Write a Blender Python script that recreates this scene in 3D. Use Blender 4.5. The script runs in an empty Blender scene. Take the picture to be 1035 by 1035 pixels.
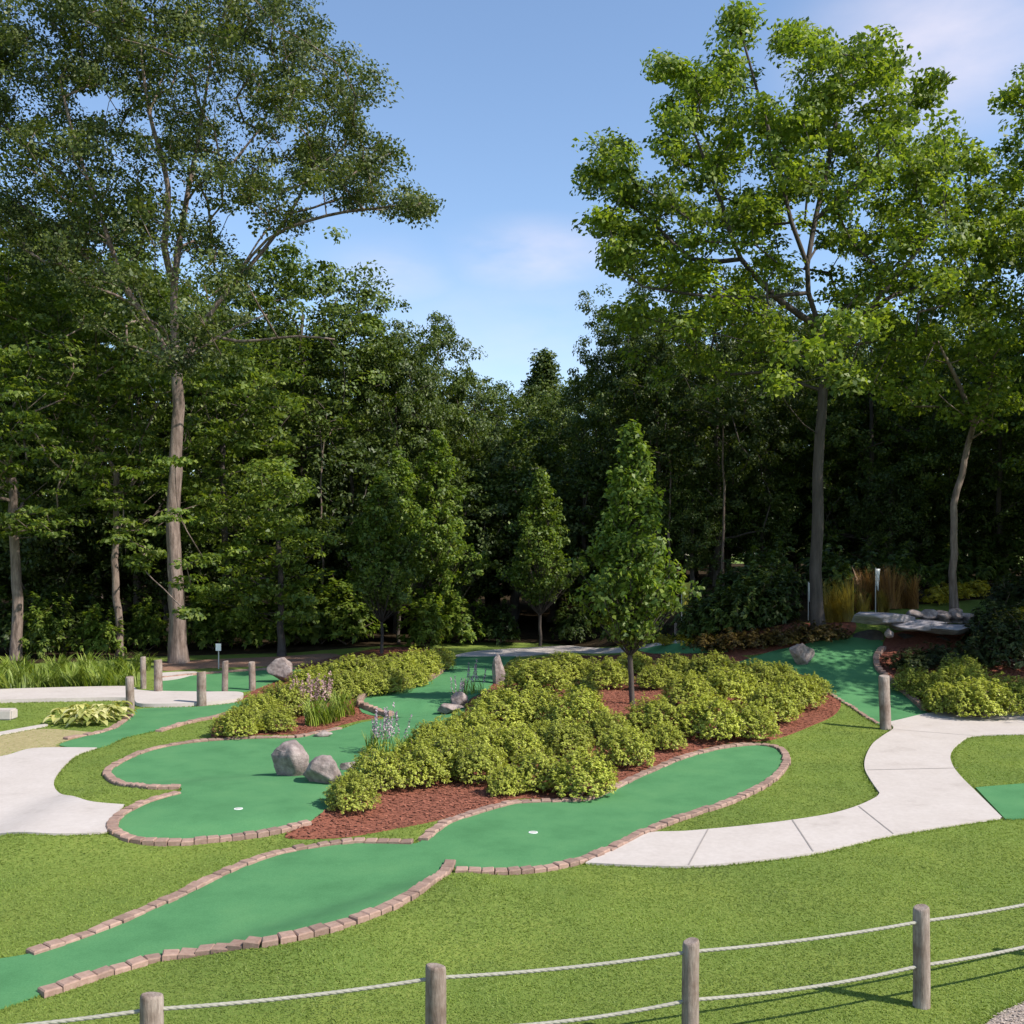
import bpy, bmesh, math, random
import numpy as np
from mathutils import Vector, Matrix, noise
from mathutils.geometry import delaunay_2d_cdt

random.seed(11)
RNG = np.random.default_rng(11)
scene = bpy.context.scene
COL = scene.collection
R = math.radians

# ------------------------------------------------------------------ camera constants
F, CX, HY, CH = 1000.0, 517.5, 560.0, 3.8      # focal length in px, centre, horizon row, eye height


def ss(a, b, t):
    t = np.clip((t - a) / (b - a), 0, 1)
    return t * t * (3 - 2 * t)


def H(x, y):
    """terrain height (vectorised)"""
    x = np.asarray(x, float); y = np.asarray(y, float)
    h = 2.35 * ss(22.5, 33, y) * ss(2.6, 8.6, x)                           # bank on the right
    h = h + 0.40 * np.exp(-((x - 2.2) / 3.2) ** 2 - ((y - 22.5) / 3.2) ** 2)  # planted mound
    h = h + 0.20 * ss(23.05, 23.8, y) * (1 - ss(30, 39, y)) * ss(-5.6, -4.0, x) * (1 - ss(-1.0, 0.8, x))
    dr = (x + 5.7) * -0.39 + (y - 15.45) * 0.92                              # raised front plate of the two-level green
    h = h + 0.14 * (1 - ss(-0.25, 1.1, dr)) * ss(-3.6, -2.2, dr) * ss(-7.4, -6.3, x) * (1 - ss(-3.0, -1.6, x))
    sl_ = (x + 2.84) * 0.72 - (y - 9.87) * 0.69; tl_ = (x + 2.84) * 0.69 + (y - 9.87) * 0.72   # banked near side of the foreground fairway
    h = h + 0.15 * ss(0.0, 0.8, sl_) * (1 - ss(1.0, 2.6, sl_)) * ss(-1.2, 0.2, tl_) * (1 - ss(2.4, 3.3, tl_))
    h = h + 0.05 * np.sin(x * 0.35 + 1.0) * np.sin(y * 0.28) * ss(4, 12, np.abs(x) * 0.3 + y * 0.4)
    return h


def Hs(x, y):
    return float(H(x, y))


def at(px, py, Y):
    return Vector(((px - CX) / F * Y, Y, CH - (py - HY) / F * Y))


def ground(px, py):
    """where the sight line through a spot of the photo meets the terrain"""
    dx, dz = (px - CX) / F, -(py - HY) / F
    t = np.arange(4.0, 130.0, 0.1)
    g = CH + dz * t - H(dx * t, t)
    neg = np.nonzero(g < 0)[0]
    if len(neg) == 0:
        tt = 60.0
    else:
        i = neg[0]
        a, b = t[max(i - 1, 0)], t[i]
        for _ in range(20):
            m = (a + b) / 2
            if CH + dz * m - Hs(dx * m, m) < 0: b = m
            else: a = m
        tt = (a + b) / 2
    return Vector((dx * tt, tt, Hs(dx * tt, tt)))


# ------------------------------------------------------------------ object helpers
def link(o, parent=None):
    COL.objects.link(o)
    if parent is not None:
        o.parent = parent
    return o


def tag(o, label=None, cat=None, group=None, kind=None):
    if label: o['label'] = label
    if cat: o['category'] = cat
    if group: o['group'] = group
    if kind: o['kind'] = kind
    return o


def empty(name, loc=(0, 0, 0), rz=0.0, sc=1.0):
    o = bpy.data.objects.new(name, None)
    o.empty_display_size = 0.2
    o.location = loc; o.rotation_euler = (0, 0, rz)
    o.scale = (sc, sc, sc) if not isinstance(sc, (tuple, list)) else sc
    return link(o)


def mesh_np(name, V, faces, mat, smooth=False):
    """V (n,3); faces either (m,k) array or list of lists"""
    me = bpy.data.meshes.new(name)
    V = np.asarray(V, np.float32).reshape(-1, 3)
    if isinstance(faces, np.ndarray):
        m, k = faces.shape
        me.vertices.add(len(V)); me.vertices.foreach_set('co', V.ravel())
        me.loops.add(m * k); me.loops.foreach_set('vertex_index', faces.astype(np.int32).ravel())
        me.polygons.add(m); me.polygons.foreach_set('loop_start', np.arange(0, m * k, k, dtype=np.int32))
        me.update(calc_edges=True)
    else:
        me.from_pydata([tuple(v) for v in V.tolist()], [], faces)
        me.update()
    if smooth:
        me.polygons.foreach_set('use_smooth', np.ones(len(me.polygons), bool))
    if mat is not None:
        me.materials.append(mat)
    return me


def obj(name, me, parent=None, loc=None):
    o = bpy.data.objects.new(name, me)
    if loc is not None: o.location = loc
    return link(o, parent)


def bm_mesh(name, bm, mat, smooth=False):
    me = bpy.data.meshes.new(name)
    bm.normal_update(); bm.to_mesh(me); bm.free()
    if smooth:
        me.polygons.foreach_set('use_smooth', np.ones(len(me.polygons), bool))
    me.materials.append(mat)
    return me


# ------------------------------------------------------------------ materials
def new_mat(name):
    m = bpy.data.materials.new(name); m.use_nodes = True
    nt = m.node_tree
    for n in list(nt.nodes): nt.nodes.remove(n)
    out = nt.nodes.new('ShaderNodeOutputMaterial')
    return m, nt, out


def N(nt, kind, **kw):
    n = nt.nodes.new(kind)
    for k, v in kw.items():
        if hasattr(n, k): setattr(n, k, v)
        else: n.inputs[k].default_value = v
    return n


def ramp(nt, stops, src):
    r = nt.nodes.new('ShaderNodeValToRGB')
    e = r.color_ramp.elements
    while len(e) < len(stops): e.new(0.5)
    for i, (p, c) in enumerate(stops):
        e[i].position = p; e[i].color = (c[0], c[1], c[2], 1)
    nt.links.new(src, r.inputs[0])
    return r.outputs[0]


def noise_tex(nt, scale, detail=4, rough=0.6, stretch=None, coord='Object'):
    tc = nt.nodes.new('ShaderNodeTexCoord')
    src = tc.outputs[coord]
    if stretch:
        mp = nt.nodes.new('ShaderNodeMapping'); mp.inputs['Scale'].default_value = stretch
        nt.links.new(src, mp.inputs[0]); src = mp.outputs[0]
    n = nt.nodes.new('ShaderNodeTexNoise')
    n.inputs['Scale'].default_value = scale; n.inputs['Detail'].default_value = detail
    n.inputs['Roughness'].default_value = rough
    nt.links.new(src, n.inputs['Vector'])
    return n.outputs['Fac']


def mixc(nt, fac, a, b, mode='MIX'):
    m = nt.nodes.new('ShaderNodeMix'); m.data_type = 'RGBA'; m.blend_type = mode
    for i, v in ((0, fac), (6, a), (7, b)):
        if isinstance(v, (int, float)): m.inputs[i].default_value = v
        elif isinstance(v, (tuple, list)): m.inputs[i].default_value = (v[0], v[1], v[2], 1)
        else: nt.links.new(v, m.inputs[i])
    return m.outputs[2]


def rough_mat(name, stops, scale=6, rough=0.9, bump=0.0, bump_scale=40, stretch=None, spec=0.3,
              stops2=None, scale2=0.6, fac2=0.5, island=0.0, bump_dist=0.02, stretch_b=None):
    m, nt, out = new_mat(name)
    c = ramp(nt, stops, noise_tex(nt, scale, 5, 0.65, stretch))
    if stops2:
        c2 = ramp(nt, stops2, noise_tex(nt, scale2, 4, 0.6))
        c = mixc(nt, fac2, c, c2, 'MULTIPLY')
    if island:
        g = nt.nodes.new('ShaderNodeNewGeometry')
        v = ramp(nt, [(0, (1 - island,) * 3), (1, (1 + island * 0.6,) * 3)], g.outputs['Random Per Island'])
        c = mixc(nt, 1.0, c, v, 'MULTIPLY')
    b = N(nt, 'ShaderNodeBsdfPrincipled')
    b.inputs['Roughness'].default_value = rough
    b.inputs['Specular IOR Level'].default_value = spec
    nt.links.new(c, b.inputs['Base Color'])
    if bump:
        bp = nt.nodes.new('ShaderNodeBump'); bp.inputs['Strength'].default_value = bump
        bp.inputs['Distance'].default_value = bump_dist
        nt.links.new(noise_tex(nt, bump_scale, 6, 0.7, stretch_b or stretch), bp.inputs['Height'])
        nt.links.new(bp.outputs[0], b.inputs['Normal'])
    nt.links.new(b.outputs[0], out.inputs[0])
    return m


def leaf_mat(name, dark, mid, light, trans=0.35, tcol=None, patch=0.35, patch_scale=0.5, rough=0.5, objvar=0.25, spec=0.35):
    """foliage: a leaf colour that differs from leaf to leaf, spray to spray and plant to plant"""
    m, nt, out = new_mat(name)
    g = nt.nodes.new('ShaderNodeNewGeometry')
    c = ramp(nt, [(0.0, dark), (0.5, mid), (1.0, light)], g.outputs['Random Per Island'])
    pn = noise_tex(nt, patch_scale, 3, 0.6)
    pv = ramp(nt, [(0.3, (1 - patch,) * 3), (0.7, (1 + patch * 0.7, 1 + patch * 0.6, 1))], pn)
    c = mixc(nt, 1.0, c, pv, 'MULTIPLY')
    if objvar:
        oi = nt.nodes.new('ShaderNodeObjectInfo')
        ov = ramp(nt, [(0, (1 - objvar, 1 - objvar, 1 - objvar)), (1, (1 + objvar * 0.6, 1 + objvar * 0.5, 1))], oi.outputs['Random'])
        c = mixc(nt, 1.0, c, ov, 'MULTIPLY')
    b = N(nt, 'ShaderNodeBsdfPrincipled')
    b.inputs['Roughness'].default_value = rough
    b.inputs['Specular IOR Level'].default_value = spec
    nt.links.new(c, b.inputs['Base Color'])
    t = nt.nodes.new('ShaderNodeBsdfTranslucent')
    tc = mixc(nt, 1.0, c, tcol or (1.5, 1.5, 0.6), 'MULTIPLY')
    nt.links.new(tc, t.inputs['Color'])
    mx = nt.nodes.new('ShaderNodeMixShader'); mx.inputs[0].default_value = trans
    nt.links.new(b.outputs[0], mx.inputs[1]); nt.links.new(t.outputs[0], mx.inputs[2])
    nt.links.new(mx.outputs[0], out.inputs[0])
    return m


M = {}
M['lawn'] = rough_mat('lawn', [(0.25, (0.10, 0.15, 0.032)), (0.5, (0.155, 0.21, 0.045)), (0.75, (0.22, 0.25, 0.07))], 22, 1.0, 0.5, 160, spec=0.1,
                      stops2=[(0.35, (0.8, 0.86, 0.8)), (0.65, (1.12, 1.06, 0.95))], scale2=0.5, fac2=1.0)
M['blade'] = leaf_mat('grass_blade', (0.166, 0.232, 0.052), (0.188, 0.258, 0.059), (0.222, 0.286, 0.072), 0.3, patch=0.3, patch_scale=0.55, objvar=0, spec=0.15)
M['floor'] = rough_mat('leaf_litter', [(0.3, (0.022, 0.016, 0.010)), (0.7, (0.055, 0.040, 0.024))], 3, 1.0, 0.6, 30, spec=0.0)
M['mulch'] = rough_mat('red_mulch', [(0.3, (0.13, 0.042, 0.026)), (0.55, (0.25, 0.085, 0.05)), (0.8, (0.34, 0.14, 0.085))], 30, 1.0, 0.8, 70)
M['chip'] = rough_mat('mulch_chip', [(0.3, (0.17, 0.055, 0.033)), (0.7, (0.34, 0.13, 0.08))], 9, 1.0, island=0.55)
M['brownmulch'] = rough_mat('brown_mulch', [(0.3, (0.16, 0.085, 0.055)), (0.7, (0.30, 0.18, 0.12))], 20, 1.0, 0.6, 60)
M['dry'] = rough_mat('dry_turf', [(0.3, (0.24, 0.20, 0.085)), (0.7, (0.40, 0.33, 0.17))], 12, 1.0, 0.5, 90)
M['gravel'] = rough_mat('gravel', [(0.3, (0.30, 0.235, 0.19)), (0.7, (0.42, 0.345, 0.29))], 60, 1.0, 0.8, 120)
M['pebble'] = rough_mat('pebble', [(0.3, (0.32, 0.255, 0.21)), (0.7, (0.46, 0.385, 0.33))], 8, 0.9, island=0.35)
M['carpet'] = rough_mat('green_carpet', [(0.3, (0.060, 0.180, 0.068)), (0.7, (0.084, 0.228, 0.094))], 60, 0.95, 0.35, 260, spec=0.15,
                        stops2=[(0.3, (0.80, 0.84, 0.82)), (0.5, (1.0, 1.0, 1.0)), (0.72, (1.22, 1.10, 1.10))], scale2=1.3, fac2=1.0, bump_dist=0.012)
M['concrete'] = rough_mat('concrete', [(0.3, (0.43, 0.38, 0.345)), (0.7, (0.485, 0.432, 0.396))], 14, 0.9, 0.25, 120, spec=0.2,
                          stops2=[(0.22, (0.78, 0.76, 0.74)), (0.40, (0.98, 0.97, 0.96)), (0.7, (1.05, 1.05, 1.05))], scale2=1.4, fac2=1.0, bump_dist=0.006)
M['joint'] = rough_mat('joint', [(0.3, (0.24, 0.21, 0.19)), (0.7, (0.32, 0.285, 0.26))], 10)
M['brick'] = rough_mat('brick_paver', [(0.3, (0.25, 0.155, 0.118)), (0.7, (0.345, 0.232, 0.183))], 18, 0.95, 0.5, 90, island=0.28, bump_dist=0.01)
M['wood'] = rough_mat('weathered_wood', [(0.25, (0.15, 0.115, 0.095)), (0.5, (0.28, 0.225, 0.19)), (0.75, (0.40, 0.335, 0.29))], 9, 0.95, 0.6, 14,
                      stretch=(6, 6, 0.8), bump_dist=0.01, stops2=[(0.35, (0.55, 0.47, 0.42)), (0.6, (1.06, 1.06, 1.06))], scale2=3, fac2=0.9)
M['rope'] = rough_mat('rope', [(0.3, (0.25, 0.235, 0.19)), (0.7, (0.35, 0.33, 0.275))], 30, 0.95)
M['bark'] = rough_mat('grey_bark', [(0.3, (0.08, 0.058, 0.047)), (0.5, (0.19, 0.14, 0.115)), (0.75, (0.33, 0.26, 0.22))], 4.0, 0.95, 0.9, 5, stretch=(2.2, 2.2, 0.35), bump_dist=0.05,
                      stops2=[(0.35, (0.6, 0.58, 0.56)), (0.6, (1.05, 1.05, 1.05))], scale2=1.2, fac2=0.8)
M['darkbark'] = rough_mat('dark_bark', [(0.3, (0.04, 0.032, 0.027)), (0.7, (0.10, 0.08, 0.068))], 3.0, 0.95, 0.9, 5, stretch=(2.2, 2.2, 0.35), bump_dist=0.04)  # dark bark, lowered further in colour for the shade of the crowns
M['stem'] = rough_mat('stem_bark', [(0.3, (0.07, 0.05, 0.035)), (0.7, (0.15, 0.11, 0.08))], 10, 0.95)
M['granite'] = rough_mat('granite', [(0.3, (0.15, 0.118, 0.108)), (0.5, (0.26, 0.21, 0.192)), (0.75, (0.40, 0.34, 0.315))], 7, 0.9, 0.8, 16, bump_dist=0.03,
                         stops2=[(0.35, (0.72, 0.7, 0.7)), (0.65, (1.1, 1.08, 1.06))], scale2=2, fac2=0.9)
M['shaderock'] = rough_mat('shade_rock', [(0.3, (0.035, 0.03, 0.028)), (0.7, (0.09, 0.078, 0.07))], 5, 0.95, 0.8, 12, bump_dist=0.03)  # rock colour darkened to stand for the shade under the slabs
M['slate'] = rough_mat('slate', [(0.3, (0.17, 0.153, 0.162)), (0.7, (0.35, 0.32, 0.335))], 4, 0.75, 0.8, 12, stretch=(1, 1, 4), bump_dist=0.03)
M['white'] = rough_mat('white_paint', [(0.3, (0.66, 0.66, 0.64)), (0.7, (0.78, 0.78, 0.76))], 12, 0.6)
M['pole'] = rough_mat('pole_paint', [(0.3, (0.42, 0.40, 0.36)), (0.7, (0.55, 0.53, 0.48))], 12, 0.6)
M['yellow'] = rough_mat('yellow_cloth', [(0.3, (0.55, 0.46, 0.06)), (0.7, (0.68, 0.58, 0.10))], 12, 0.8)
M['black'] = rough_mat('dark_hole', [(0.3, (0.01, 0.012, 0.01)), (0.7, (0.02, 0.022, 0.02))], 12, 0.9)
M['leaf_airy'] = leaf_mat('leaf_ash', (0.042, 0.07, 0.022), (0.08, 0.112, 0.032), (0.145, 0.17, 0.052), 0.32, patch_scale=0.35, objvar=0)
M['leaf_bright'] = leaf_mat('leaf_walnut', (0.07, 0.122, 0.018), (0.15, 0.22, 0.03), (0.255, 0.315, 0.05), 0.44, patch_scale=0.4, objvar=0)
M['leaf_maple'] = leaf_mat('leaf_maple', (0.058, 0.104, 0.018), (0.122, 0.185, 0.031), (0.21, 0.265, 0.052), 0.4, patch_scale=0.5, objvar=0.15)
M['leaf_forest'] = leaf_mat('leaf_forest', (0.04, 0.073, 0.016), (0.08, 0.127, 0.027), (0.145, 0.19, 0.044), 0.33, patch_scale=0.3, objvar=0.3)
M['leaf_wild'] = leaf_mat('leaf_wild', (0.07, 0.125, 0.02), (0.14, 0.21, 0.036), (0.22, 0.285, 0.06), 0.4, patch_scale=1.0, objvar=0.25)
M['leaf_shade_dark'] = leaf_mat('leaf_shade_dark', (0.036, 0.066, 0.015), (0.07, 0.115, 0.025), (0.128, 0.172, 0.04), 0.3, patch_scale=0.4, objvar=0.3)  # forest leaf colour darkened to stand for shade beneath the crowns
M['leaf_young'] = leaf_mat('leaf_pear', (0.062, 0.118, 0.019), (0.125, 0.198, 0.032), (0.21, 0.272, 0.056), 0.42, patch_scale=1.2, rough=0.5, spec=0.35, objvar=0.15)
M['leaf_shrub'] = leaf_mat('leaf_shrub', (0.25, 0.295, 0.048), (0.385, 0.43, 0.075), (0.51, 0.54, 0.125), 0.27, patch=0.2, patch_scale=2.5, objvar=0.16)
M['leaf_dark'] = leaf_mat('leaf_juniper', (0.02, 0.036, 0.012), (0.042, 0.062, 0.02), (0.08, 0.10, 0.03), 0.2, patch_scale=1.5, objvar=0.2)
M['leaf_yellow'] = leaf_mat('leaf_gold', (0.30, 0.27, 0.03), (0.50, 0.42, 0.045), (0.62, 0.54, 0.08), 0.3, patch_scale=2, objvar=0.1)
M['leaf_rust'] = leaf_mat('leaf_rust', (0.05, 0.035, 0.012), (0.11, 0.075, 0.02), (0.17, 0.13, 0.03), 0.25, patch_scale=2, objvar=0.2)
M['leaf_lily'] = leaf_mat('leaf_daylily', (0.12, 0.185, 0.03), (0.21, 0.29, 0.05), (0.33, 0.39, 0.10), 0.35, patch_scale=1.2, objvar=0.2)
M['leaf_hosta'] = leaf_mat('leaf_hosta', (0.22, 0.26, 0.06), (0.45, 0.44, 0.15), (0.66, 0.62, 0.32), 0.3, patch=0.1, objvar=0.1)
M['leaf_russet'] = leaf_mat('leaf_russet', (0.18, 0.085, 0.04), (0.30, 0.155, 0.07), (0.42, 0.25, 0.11), 0.3, patch_scale=2, objvar=0.2)
M['leaf_straw'] = leaf_mat('leaf_straw', (0.19, 0.14, 0.03), (0.31, 0.235, 0.055), (0.42, 0.33, 0.09), 0.3, patch_scale=2, objvar=0.2)
M['petal_mauve'] = leaf_mat('petal_mauve', (0.33, 0.25, 0.36), (0.45, 0.36, 0.46), (0.58, 0.48, 0.57), 0.3, (1.1, 1.1, 1.1), objvar=0.1)
M['petal_pink'] = leaf_mat('petal_pink', (0.40, 0.24, 0.29), (0.52, 0.34, 0.37), (0.62, 0.44, 0.45), 0.3, (1.1, 1.1, 1.1), objvar=0.1)

m, nt, out = new_mat('pond_water')
b = N(nt, 'ShaderNodeBsdfPrincipled'); b.inputs['Base Color'].default_value = (0.05, 0.06, 0.06, 1)
b.inputs['Roughness'].default_value = 0.08
bp = nt.nodes.new('ShaderNodeBump'); bp.inputs['Strength'].default_value = 0.3
nt.links.new(noise_tex(nt, 6, 3), bp.inputs['Height']); nt.links.new(bp.outputs[0], b.inputs['Normal'])
nt.links.new(b.outputs[0], out.inputs[0]); M['water'] = m


# ------------------------------------------------------------------ ground sheets
def smooth_poly(pts, closed=True, step=0.12):
    """Catmull-Rom through world points (x, y)"""
    P = [np.array((p[0], p[1]), float) for p in pts]
    n = len(P); outp = []
    rng = range(n) if closed else range(n - 1)
    for i in rng:
        if closed: p0, p1, p2, p3 = P[i - 1], P[i], P[(i + 1) % n], P[(i + 2) % n]
        else: p0, p1, p2, p3 = P[max(i - 1, 0)], P[i], P[i + 1], P[min(i + 2, n - 1)]
        L = np.linalg.norm(p2 - p1); k = max(1, int(L / step))
        m1 = (p2 - p0) * 0.5; m2 = (p3 - p1) * 0.5
        l0 = np.linalg.norm(p1 - p0) + 1e-6; l2 = np.linalg.norm(p3 - p2) + 1e-6
        m1 *= min(1, 2 * L / (L + l0)); m2 *= min(1, 2 * L / (L + l2))
        for j in range(k):
            t = j / k
            outp.append((2 * t**3 - 3 * t**2 + 1) * p1 + (t**3 - 2 * t**2 + t) * m1 + (-2 * t**3 + 3 * t**2) * p2 + (t**3 - t**2) * m2)
    if not closed: outp.append(P[-1])
    return np.array(outp)


def inside(poly, x, y):
    r = np.zeros(len(x), bool)
    n = len(poly); j = n - 1
    bb = (x > poly[:, 0].min()) & (x < poly[:, 0].max()) & (y > poly[:, 1].min()) & (y < poly[:, 1].max())
    idx = np.nonzero(bb)[0]; xs, ys = x[idx], y[idx]; rr = np.zeros(len(idx), bool)
    for i in range(n):
        xi, yi = poly[i]; xj, yj = poly[j]
        if yi != yj:
            c = ((yi > ys) != (yj > ys)) & (xs < (xj - xi) * (ys - yi) / (yj - yi) + xi)
            rr ^= c
        j = i
    r[idx] = rr
    return r


SHEETS = {}            # name -> list of outlines, used to keep grass off them


def sheet_mesh(name, poly, mat, off, cell=0.22, skirt=0.07):
    x0, y0 = poly.min(0); x1, y1 = poly.max(0)
    gx, gy = np.meshgrid(np.arange(x0, x1, cell), np.arange(y0, y1, cell))
    gx = gx.ravel() + 0.013; gy = gy.ravel() + 0.017
    k = inside(poly, gx, gy)
    pts = [Vector(p) for p in poly.tolist()] + [Vector((a, b_)) for a, b_ in zip(gx[k], gy[k])]
    nb = len(poly)
    res = delaunay_2d_cdt(pts, [], [list(range(nb))], 1, 1e-5)
    V2 = np.array([(v.x, v.y) for v in res[0]]); faces = [list(f) for f in res[2]]
    V = np.column_stack([V2, H(V2[:, 0], V2[:, 1]) + off])
    V = V.tolist()
    # edge skirt
    cnt = {}
    for f in faces:
        for a, b_ in zip(f, f[1:] + f[:1]):
            cnt[(a, b_)] = 1
    low, top = {}, {}
    for (a, b_) in list(cnt):
        if (b_, a) not in cnt:
            for q in (a, b_):
                if q not in low:
                    top[q] = len(V); V.append(list(V[q]))
                    low[q] = len(V); V.append([V[q][0], V[q][1], V[q][2] - skirt - off])
            faces.append([top[b_], top[a], low[a], low[b_]])
    return mesh_np(name, np.array(V), faces, mat, True)


def sheet(name, pix, mat, off, keep='hard', world=None, closed_smooth=True, cell=0.22):
    w = world if world is not None else [ground(*p) for p in pix]
    poly = smooth_poly(w) if closed_smooth else np.array([(p[0], p[1]) for p in w])
    SHEETS.setdefault(keep, []).append(poly)
    return obj(name, sheet_mesh(name, poly, mat, off, cell)), poly


def sharp(pts, corners):
    """repeat corner points so the smooth outline keeps them crisp"""
    o = []
    for i, p in enumerate(pts):
        o.append(p)
        if i in corners: o.append((p[0] + 0.02, p[1] + 0.02)); o.append((p[0] + 0.04, p[1]))
    return o


# terrain, one sheet to the horizon
def axis(fine0, fine1, cell, far):
    a = list(np.arange(fine0, fine1 + 1e-6, cell))
    lo, hi, s = [], [], cell
    while (a[-1] if not hi else hi[-1]) < far: s *= 1.35; hi.append((a[-1] if not hi else hi[-1]) + s)
    s = cell
    while (a[0] if not lo else lo[-1]) > -far: s *= 1.35; lo.append((a[0] if not lo else lo[-1]) - s)
    return np.array(lo[::-1] + a + hi)


ax, ay = axis(-24, 24, 0.22, 900), axis(4, 46, 0.22, 900)
gx, gy = np.meshgrid(ax, ay)
tv = np.column_stack([gx.ravel(), gy.ravel(), H(gx.ravel(), gy.ravel())])
nx, ny = len(ax), len(ay)
ii = (np.arange(ny - 1)[:, None] * nx + np.arange(nx - 1)[None, :]).ravel()
tf = np.column_stack([ii, ii + 1, ii + nx + 1, ii + nx])
tag(obj('lawn', mesh_np('lawn', tv, tf, M['lawn'], True)), kind='structure')

# forest floor (front edge traced, then back to the far side of the wood)
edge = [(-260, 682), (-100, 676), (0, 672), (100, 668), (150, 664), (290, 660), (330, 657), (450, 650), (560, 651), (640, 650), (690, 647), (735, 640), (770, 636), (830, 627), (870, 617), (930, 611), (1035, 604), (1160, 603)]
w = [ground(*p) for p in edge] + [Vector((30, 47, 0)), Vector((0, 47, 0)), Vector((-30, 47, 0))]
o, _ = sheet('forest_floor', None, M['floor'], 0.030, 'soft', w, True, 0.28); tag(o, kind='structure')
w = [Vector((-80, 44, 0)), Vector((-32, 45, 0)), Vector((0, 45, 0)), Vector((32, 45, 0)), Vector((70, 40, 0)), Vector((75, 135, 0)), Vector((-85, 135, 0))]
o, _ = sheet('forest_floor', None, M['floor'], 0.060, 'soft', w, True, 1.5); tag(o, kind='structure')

mul_c = [(288, 847), (312, 832), (335, 812), (352, 788), (395, 760), (432, 737), (465, 716), (490, 700), (508, 672), (575, 662), (640, 660), (700, 656), (760, 666), (822, 688), (850, 712), (815, 736), (780, 748), (735, 752), (690, 763), (655, 778), (625, 794), (595, 806), (565, 808), (520, 808), (480, 820), (440, 830), (400, 838), (345, 847)]
o, _ = sheet('mulch_bed', mul_c, M['mulch'], 0.012, 'mulch'); tag(o, kind='structure')
mul_l = [(214, 745), (262, 743), (312, 742), (338, 735), (366, 728), (392, 724), (366, 718), (362, 709), (372, 701), (402, 694), (428, 689), (445, 679), (457, 669), (440, 655), (390, 655), (340, 664), (300, 675), (262, 695), (232, 715)]
o, _ = sheet('mulch_bed', mul_l, M['mulch'], 0.012, 'mulch'); tag(o, kind='structure')
mul_r = [(895, 700), (937, 719), (985, 721), (1060, 719), (1110, 690), (1090, 640), (1000, 635), (905, 640), (890, 660), (889, 680)]
o, _ = sheet('mulch_bed', mul_r, M['mulch'], 0.012, 'mulch'); tag(o, kind='structure')
mul_b = [(165, 678), (200, 676), (250, 674), (300, 673), (345, 668), (335, 661), (280, 664), (210, 667), (160, 670)]
o, _ = sheet('mulch_bed', mul_b, M['brownmulch'], 0.016, 'soft'); tag(o, kind='structure')
mul_g = [(693, 660), (705, 640), (760, 634), (830, 630), (862, 628), (862, 640), (835, 648), (800, 654), (760, 662), (720, 662)]
o, _ = sheet('mulch_bed', mul_g, M['mulch'], 0.012, 'soft'); tag(o, kind='structure')
dry = [(-40, 742), (0, 741), (45, 737), (90, 740), (125, 744), (100, 750), (62, 755), (30, 757), (0, 765), (-40, 770)]
o, _ = sheet('dry_turf', dry, M['dry'], 0.008, 'thin'); tag(o, kind='structure')
gra = [(960, 1062), (985, 1045), (1006, 1029), (1035, 1015), (1120, 1000), (1200, 1060), (1000, 1120)]
o, _ = sheet('gravel_path', gra, M['gravel'], 0.012, 'hard'); GRAVEL = _; tag(o, kind='structure')

# paths
p_left = [(-60, 772), (0, 766), (34, 757.5), (98, 757), (78, 764), (66, 774), (56, 787), (55, 797), (64, 805), (88, 811), (126, 815), (112, 830), (108, 843), (55, 844.5), (0, 844.5), (-60, 845)]
o, _ = sheet('concrete_path', sharp(p_left, {3, 10, 12}), M['concrete'], 0.030); tag(o, kind='structure')
p_right = [(592, 874), (620, 859), (656, 843.5), (690, 842), (726, 839), (765, 835), (801, 830.5), (840, 824), (867, 816), (886, 807), (889, 803), (880, 790), (874, 778), (875, 766), (882, 753), (892, 745), (903, 737), (897, 731), (937, 722), (985, 720.5), (1035, 719.5), (1110, 720), (1110, 741), (1035, 743), (985, 745), (970, 752), (961, 763), (963, 775), (972, 787), (985, 800), (1013, 828), (960, 836), (895, 847), (822, 864), (760, 872), (696, 877.5), (641, 876.5)]
o, PRIGHT = sheet('concrete_path', sharp(p_right, {0, 10, 17, 30}), M['concrete'], 0.030); tag(o, kind='structure')
p_back = [(-60, 702), (0, 700), (67, 698), (130, 697), (143, 701), (200, 702.5), (243, 703), (238, 710), (200, 714), (143, 715), (130, 709), (67, 709.5), (0, 711), (-60, 714)]
o, _ = sheet('concrete_path', p_back, M['concrete'], 0.10); tag(o, kind='structure')
p_top = [(462, 664), (480, 659), (530, 655.5), (580, 653.5), (640, 654), (690, 648), (690, 650.5), (640, 658), (580, 659.5), (520, 664)]
o, _ = sheet('concrete_path', p_top, M['concrete'], 0.030); tag(o, kind='structure')
p_pink = [(160, 689), (163, 681), (195, 679.5), (200, 681), (180, 687)]
o, _ = sheet('concrete_path', p_pink, M['concrete'], 0.030); tag(o, kind='structure')
p_strip = [(-60, 752), (0, 741), (45, 733), (48, 734.5), (0, 744), (-60, 756)]
o, _ = sheet('concrete_path', p_strip, M['concrete'], 0.030); tag(o, kind='structure')

# joints of the right path: thin sheets across it
for a, b_ in (((696, 877), (716, 840)), ((822, 863), (801, 831)), ((903, 845), (868, 817)), ((968, 778), (876, 780)), ((985, 745), (897, 738))):
    A, B = ground(*a), ground(*b_)
    d = (B - A).normalized(); nrm = Vector((-d.y, d.x, 0)) * 0.009
    k = 14; vs = []; fs = []
    for i in range(k + 1):
        p = A.lerp(B, i / k)
        for s in (-1, 1):
            q = p + nrm * s; vs.append((q.x, q.y, Hs(q.x, q.y) + 0.035))
        if i: j = 2 * i; fs.append([j - 2, j - 1, j + 1, j])
    tag(obj('path_joint', mesh_np('path_joint', np.array(vs), fs, M['joint'])), kind='structure')

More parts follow.
